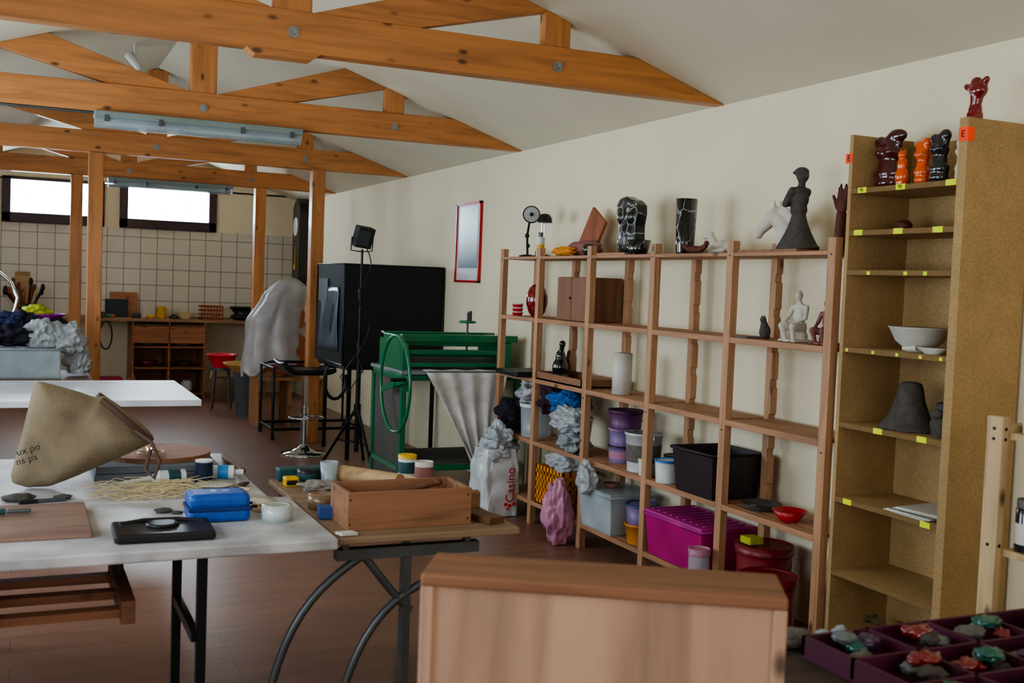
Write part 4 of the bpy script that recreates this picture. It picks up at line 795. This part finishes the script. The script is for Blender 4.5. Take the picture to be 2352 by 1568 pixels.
# lady
b=Vector((3.2,3.97,z1+.012)); m=M().use(clay)
m.lathe([(.112,0),(.108,.012),(.09,.04),(.066,.08),(.048,.12),(.038,.15),(.034,.165)],b+Vector((0,-.0,0)),32,.75,1.0)
m.ell(b+Vector((0,-.025,.01)),(.07,.1,.02))
m.ell(b+Vector((0,.002,.18)),(.036,.042,.038)).ell(b+Vector((0,.0,.225)),(.038,.048,.045)).ell(b+Vector((-.0,0,.262)),(.048,.042,.022)).cap(b+Vector((0,-.008,.275)),b+Vector((0,-.012,.305)),.017,.016).ell(b+Vector((0,-.014,.33)),(.027,.031,.032)).ell(b+Vector((0,-.006,.346)),(.031,.037,.024)).ell(b+Vector((0,.03,.348)),(.015,.022,.01)).ell(b+Vector((0,-.047,.328)),(.007,.01,.009))
for q in(-1,1): m.cap(b+Vector((q*.042,0,.262)),b+Vector((q*.046,.04,.205)),.018,.016).cap(b+Vector((q*.046,.04,.205)),b+Vector((-q*.012,.055,.212)),.016,.012)
S('lady_sculpture','dark clay lady in a wide skirt, arms folded','sculpture',m,rem=.004,smo=2)
S('wooden_plinth','thin wooden board under the lady sculpture','board',M().use(boxw).box(3.1,3.34,3.85,4.3,z1,z1+.011))
m=M().use(claybr); b=Vector((3.2,3.69,z1))
m.cap(b+Vector((0,0,.02)),b+Vector((0,0,.16)),.03,.022).ell(b+Vector((0,0,.2)),(.018,.035,.04))
for q in range(4): m.cap(b+Vector((0,-.024+q*.016,.22)),b+Vector((-.01*q%.02,-.03+q*.02,.29-.01*abs(q-1.5))),.008,.006)
m.cap(b+Vector((0,.03,.19)),b+Vector((0,.055,.24)),.009,.007)
S('hand_sculpture','brown clay raised hand sculpture','sculpture',m,rem=.005)
# bags on level 4 far bays
bucket('white tub among bags on the shelf',3.2,6.0,z4,.08,.1,.2,white,None,name='plastic_tub',cat='tub')
for i,(xx,yy,zz,r_,m_,lb) in enumerate(((3.2,6.12,.82,(.1,.14,.08),bluec,'crumpled blue cloth'),(3.17,6.29,.82,(.08,.08,.1),mat('wine_cloth','#3a1c2c',.9,bump=.4,sc=10),'dark wine coloured cloth'),(3.11,5.93,.74,(.08,.15,.08),pbag,'grey crumpled plastic sack'),(3.1,5.86,.61,(.08,.12,.06),mat('grey_pouch','#8d9296',.35,bump=.5,sc=9),'flat printed plastic pouch'),(3.2,6.6,.84,(.11,.15,.09),pbag,'clear crumpled plastic bag'),(3.13,6.8,.66,(.1,.1,.11),darkc,'dark cloth bundle'))):
    S('plastic_bag' if 'cloth' not in lb else 'cloth_bundle',lb+' on the pine shelf','bag' if 'cloth' not in lb else 'cloth',M().use(m_).blob((xx,yy,zz),r_,.55,1.9,i*5+2,5,.9))
bucket('clear plastic tub with white contents',3.2,6.58,z4,.1,.11,.22,clr,white,name='plastic_tub',cat='tub')
# shopping bag on floor
k=T('shopping_bag','white plastic carrier bag with red lettering','bag',(2.98,6.74,0))
sbag=mat('carrier_film','#d4d7d8',.3,sc=9,amt=.1,bump=.4,alpha=.93)
def cb_(u,v):
    t=u*2*pi; c_,s_=math.cos(t),math.sin(t); e=.4
    r1=.165*(1-.15*max(0,v-.7)/.3)*(1+.09*noise.noise(Vector((c_*2,s_*2,v*4)))-.07*abs(noise.noise(Vector((c_*5,s_*5,v*7))))+.02*math.sin(t*9+v*5)); sx=abs(c_)**e*(1 if c_>0 else -1); sy=abs(s_)**e*(1 if s_>0 else -1)
    return (2.98+sx*r1*.85,6.74+sy*r1*.85,.005+.45*v)
P(k,'body',M().use(sbag).grid(cb_,96,26).box(2.86,3.1,6.62,6.86,.004,.01)); P(k,'contents',M().use(pbag).blob((2.98,6.74,.42),(.13,.13,.1),.4,2,3,5))
P(k,'handle',M().use(pbag).blob((2.98,6.72,.52),(.07,.1,.08),.8,2,6,5)); 
txt(k,'lettering','Casino',.085,fr((3.03,6.583,.22),(0,0,1),(-1,0,0)),inkr)
P(k,'dot_logo',M().use(inkr).cyl((3.0,6.592,.09),(3.0,6.582,.09),.011).cyl((3.03,6.592,.08),(3.03,6.582,.08),.011).cyl((3.06,6.592,.09),(3.06,6.582,.09),.011).cyl((3.015,6.592,.06),(3.015,6.582,.06),.009))
# ---------------------------------------------------------------- bookcase contents
def torso(name,label,b,h,m_,w=1,asym=0):
    m=M().use(m_); q=h; B=Vector(b)
    def e(x,y,z,rx,ry,rz): m.ell(B+Vector((x*q,y*q*w,z*q)),(rx*q,ry*q*w,rz*q))
    e(0,0,.1,.16,.2,.13); e(0,0,.26,.16,.22,.14); e(0,0,.42,.12,.165,.14); e(0,0,.6,.13,.2,.16); e(0,0,.74,.11,.21,.1); e(-.1,.08,.62,.07,.07,.07); e(-.1,-.08,.62,.07,.07,.07)
    e(0,.13,.82,.09,.1,.1); e(0,-.12,.86+.03*asym,.1,.12+.03*asym,.12); e(0,0,.83,.08,.07,.1)
    m.box(B.x-.1*q,B.x+.1*q,B.y-.14*q*w,B.y+.14*q*w,B.z,B.z+.1*q)
    return S(name,label,'sculpture',m,rem=.035*q)
zt=1.996
torso('torso_figurine','large oxblood glazed torso with raised shoulders',(3.2,3.43,zt),.235,glbr,1.5,1)
def owl(label,b,h,m_):
    m=M().use(m_); B=Vector(b)
    m.ell(B+Vector((0,0,.25*h)),(.16*h,.2*h,.25*h)).ell(B+Vector((0,0,.55*h)),(.13*h,.15*h,.2*h)).ell(B+Vector((-.02*h,0,.8*h)),(.11*h,.13*h,.12*h)).cyl(B+Vector((0,.07*h,.86*h)),B+Vector((0,.1*h,1.0*h)),.04*h,.01*h,8).cyl(B+Vector((0,-.07*h,.86*h)),B+Vector((0,-.1*h,1.0*h)),.04*h,.01*h,8).box(B.x-.12*h,B.x+.12*h,B.y-.12*h,B.y+.12*h,B.z,B.z+.08*h)
    return S('glazed_figurine',label,'sculpture',m,rem=.03*h)
owl('small orange glazed figurine',(3.15,3.3,zt),.15,glor); torso('torso_figurine','orange glazed female torso',(3.17,3.215,zt),.185,glor,.9); torso('torso_figurine','dark grey glazed female torso',(3.16,3.12,zt),.205,gldk,1.0)
torso('torso_figurine','red glazed small torso',(3.27,3.09,zt),.16,glred,.8); torso('torso_figurine','pale clay small torso',(3.16,3.01,zt),.17,clayw,.7)
S('clay_lump','small brown clay lump on a bookcase shelf','clay',M().use(claybr).blob((3.25,3.38,1.85),(.03,.04,.022),.2,2,3,3))
B=Vector((3.15,2.955,ch)); m=M().use(glred).ell(B+Vector((0,0,.03)),(.022,.028,.03)).cap(B+Vector((0,0,.04)),B+Vector((0,-.005,.08)),.02,.024).ell(B+Vector((0,-.01,.1)),(.028,.038,.03)).cap(B+Vector((0,.02,.11)),B+Vector((0,.045,.12)),.016,.012).cap(B+Vector((0,-.02,.11)),B+Vector((0,-.045,.135)),.02,.012).ell(B+Vector((0,.0,.13)),(.018,.024,.02)).box(B.x-.02,B.x+.02,B.y-.02,B.y+.02,B.z,B.z+.02)
S('glazed_figurine','glossy dark red glazed abstract figure','sculpture',m,rem=.005)
S('mixing_bowl','wide white ceramic mixing bowl','bowl',M().use(whitm).lathe([(.05,0),(.055,.012),(.09,.04),(.115,.09),(.122,.095),(.11,.09),(.085,.045),(.04,.018)],(3.24,3.25,1.351),36))
S('spoon_rest','shallow white oval dish','dish',M().use(whitm).lathe([(.03,0),(.06,.02),(.064,.024),(.055,.02),(.02,.006)],(3.15,3.09,1.351),28,.7,1.1).cyl((3.13,3.15,1.37),(3.12,3.21,1.365),.012,.008))
S('clay_mound','grey clay cone shaped mound with flat top','sculpture',M().use(clay).lathe([(.13,0),(.125,.012),(.09,.05),(.065,.11),(.054,.165),(.045,.185),(.03,.19)],(3.22,3.26,1.041),28,.8,1),rem=.008)
S('clay_pot','rough dark hand built clay pot','pot',M().use(clay).lathe([(.05,0),(.06,.05),(.05,.1),(.04,.13),(.03,.13),(.03,.05)],(3.19,3.04,1.041)).ell((3.14,3.04,1.13),(.02,.03,.02)))
for i in range(5): S('paper_sheet','sheet of grey paper in a loose stack','paper',M().use([cream,white,clayg][i%3]).ob((3.25+.004*i,3.13-.006*i,.7325+.004*i),(.3-.01*i,.23,.0035),(0,0,.05*i-.08)),grp='papers on a bookcase shelf')
m=M().use(mat('dried_leaves','#4b4e3a',.9)); 
for i in range(40):
    a=random.uniform(0,2*pi); q=random.uniform(.03,.14); m.tube([(3.25,3.25,.1),(3.25+q*.5*math.cos(a),3.25+q*math.sin(a),.15+q*.6),(3.25+q*.8*math.cos(a),3.25+q*1.5*math.sin(a),.13+q*.8)],.002,4).ell((3.25+q*.8*math.cos(a),3.25+q*1.5*math.sin(a),.13+q*.8),(.012,.016,.005),8)
S('dried_plants','bunch of dried grey green leaves','dried plants',m)
# ---------------------------------------------------------------- small ladder shelf
lpz=mat('pale_pine','#c4a880',.6,kind='wood',ax=2); lpx=mat('pale_pine_x','#c0a27a',.6,kind='wood',ax=0)
k=T('ladder_shelf','low pale pine ladder shelf with screws','shelf',(2.82,2.1,0))
for a,b in((2.59,2.29),(2.59,1.7),(3.02,2.29),(3.02,1.7)): P(k,'upright',M().use(lpz).box(a,a+.03,b-.028,b+.028,0,1.225),bev=.003)
P(k,'top_rail',M().use(lpx).box(2.62,3.02,2.265,2.315,1.17,1.2))
for z in(1.19,.85,.53): P(k,'shelf_board',M().use(lpx).box(2.62,3.02,1.72,2.265,z-.03,z-.01))
for z in(1.19,1.16,.85,.5,.2): P(k,'screw',M().use(blk).cyl((2.59,2.29,z),(2.588,2.29,z),.005,n=10)); P(k,'screw',M().use(blk).cyl((2.605,2.262,z),(2.605,2.2605,z),.005,n=10))
def pot(label,cx,cy,z,r,h,a,b_): 
    k=T('paint_pot',label,'paint pot',(cx,cy,z)); P(k,'body',M().use(a).lathe([(r,0),(r,h*.8),(r*.9,h*.84)],(cx,cy,z))); P(k,'lid',M().use(b_).cyl((cx,cy,z+h*.84),(cx,cy,z+h),r*.95,n=20)); P(k,'paper_label',M().use(cream).lathe([(r+.001,h*.15),(r+.001,h*.55)],(cx,cy,z))); return k
pot('white pot with yellow lid',2.675,2.215,1.181,.038,.115,white,yel); pot('dark glass jar with white label and grey lid',2.67,2.215,.841,.04,.15,gldk,clayg); pot('pale blue-white paint pot',2.67,2.215,.521,.04,.14,mat('pale_blue_pot','#8f9fb2',.4),white); pot('white paint pot stacked on the shelf board',2.78,2.2,.841,.04,.13,white,white)
# ---------------------------------------------------------------- near table, crate and trays
dtab=mat('dark_table','#4a3a34',.6,kind='wood',ax=0,sc=4)
k=T('near_table','dark brown wooden table with trays on it','table',(1.6,1.7,0)); P(k,'table_top',M().use(dtab).box(.74,2.5,1.2,2.03,.715,.75),bev=.004); legs(k,((.8,1.3),(.8,1.9),(2.42,1.3),(2.42,1.9)),.715,dtab,.03)
a_=math.radians(-31)
k=T('wooden_crate','pale pine crate with framed plywood side','crate',(.76,1.98,.75),rz=a_)
Lc,Dc,zc1=.65,.17,.275
ply=mat('pink_plywood','#b8937c',.7,kind='wood',ax=2,sc=2.5); crw=mat('crate_pine','#8a5f44',.6,kind='wood',ax=0,sc=5)
P(k,'top_board',M().use(crw).box(0,Lc,-Dc,0,zc1-.022,zc1),local=True,bev=.004)
P(k,'end_board',M().use(ply).box(0,.024,-Dc+.002,-.002,0,zc1-.022),local=True,bev=.003); P(k,'end_board',M().use(ply).box(Lc-.024,Lc,-Dc+.002,-.002,0,zc1-.022),local=True,bev=.003)
P(k,'side_panel',M().use(ply).box(.024,Lc-.024,-Dc+.01,-Dc+.02,0,zc1-.022),local=True); P(k,'side_panel',M().use(ply).box(.024,Lc-.024,-.02,-.012,0,zc1-.022),local=True)
# divided tray
tr_m=mat('plum_tray','#521a34',.5)
k=T('divided_tray','plum painted tray divided into compartments','tray',(2.03,1.7,.75)); x0,x1,y0,y1=1.6,2.49,1.42,1.9
m=M().use(tr_m).box(x0,x1,y0,y1,.751,.757)
for q in range(6): xx=x0+(x1-x0-.01)*q/5; m.box(xx,xx+.01,y0,y1,.757,.80)
for q in range(4): yy=y0+(y1-y0-.01)*q/3; m.box(x0,x1,yy,yy+.01,.757,.80)
P(k,'body',m)
cols=[clay,glred,clayg,mat('deep_green_glass','#1c5a4c',.2,coat=.5),mat('violet_shard','#4a3350',.3),mat('pale_shard','#6a7070',.4)]
for i in range(15):
    a=i%5; b=i//5; cx=x0+.1+a*.176; cy=y0+.08+b*.16
    for j in range(4): S('ceramic_shard','small glazed ceramic piece in the divided tray','ceramic piece',M().use(cols[(i*2+j)%6]).blob((cx+random.uniform(-.045,.045),cy+random.uniform(-.03,.03),.775+.01*j),(random.uniform(.02,.04),.024,.014),.5,2,i*3+j,3),grp='pieces in the divided tray')
S('shell_dish','dark glazed shell shaped dish','dish',M().use(clayg).blob((1.62,1.97,.77),(.06,.035,.02),.3,2,5,4,.9))
for i,(a,b) in enumerate(((1.7,1.95),(1.76,1.96))): S('glass_bead','small clear glass piece','glass piece',M().use(clr).blob((a,b,.768),(.022,.018,.02),.3,2,i,3))
# ---------------------------------------------------------------- lights & world
w=bpy.data.worlds.new('sky'); SC.world=w; w.use_nodes=True; bg_=w.node_tree.nodes['Background']; bg_.inputs[0].default_value=(.72,.87,1,1); bg_.inputs[1].default_value=40
def area(name,loc,rot,sx,sy,e,col):
    l=bpy.data.lights.new(name,'AREA'); l.shape='RECTANGLE'; l.size=sx; l.size_y=sy; l.energy=e; l.color=col
    o=bpy.data.objects.new(name,l); o.location=loc; o.rotation_euler=rot; COL.objects.link(o)
for yy,e in((2.4,60),(6.1,78),(9.8,42)): area('daylight',(XL-.01,yy,1.6),(0,-pi/2,0),1.25,2.35,e,(.74,.88,1))
area('back_daylight',(1.0,YF+.1,1.7),(pi/2,0,0),3.2,1.6,42,(.93,.95,1))
try: SC.view_settings.look='AgX - Medium High Contrast'
except Exception: pass
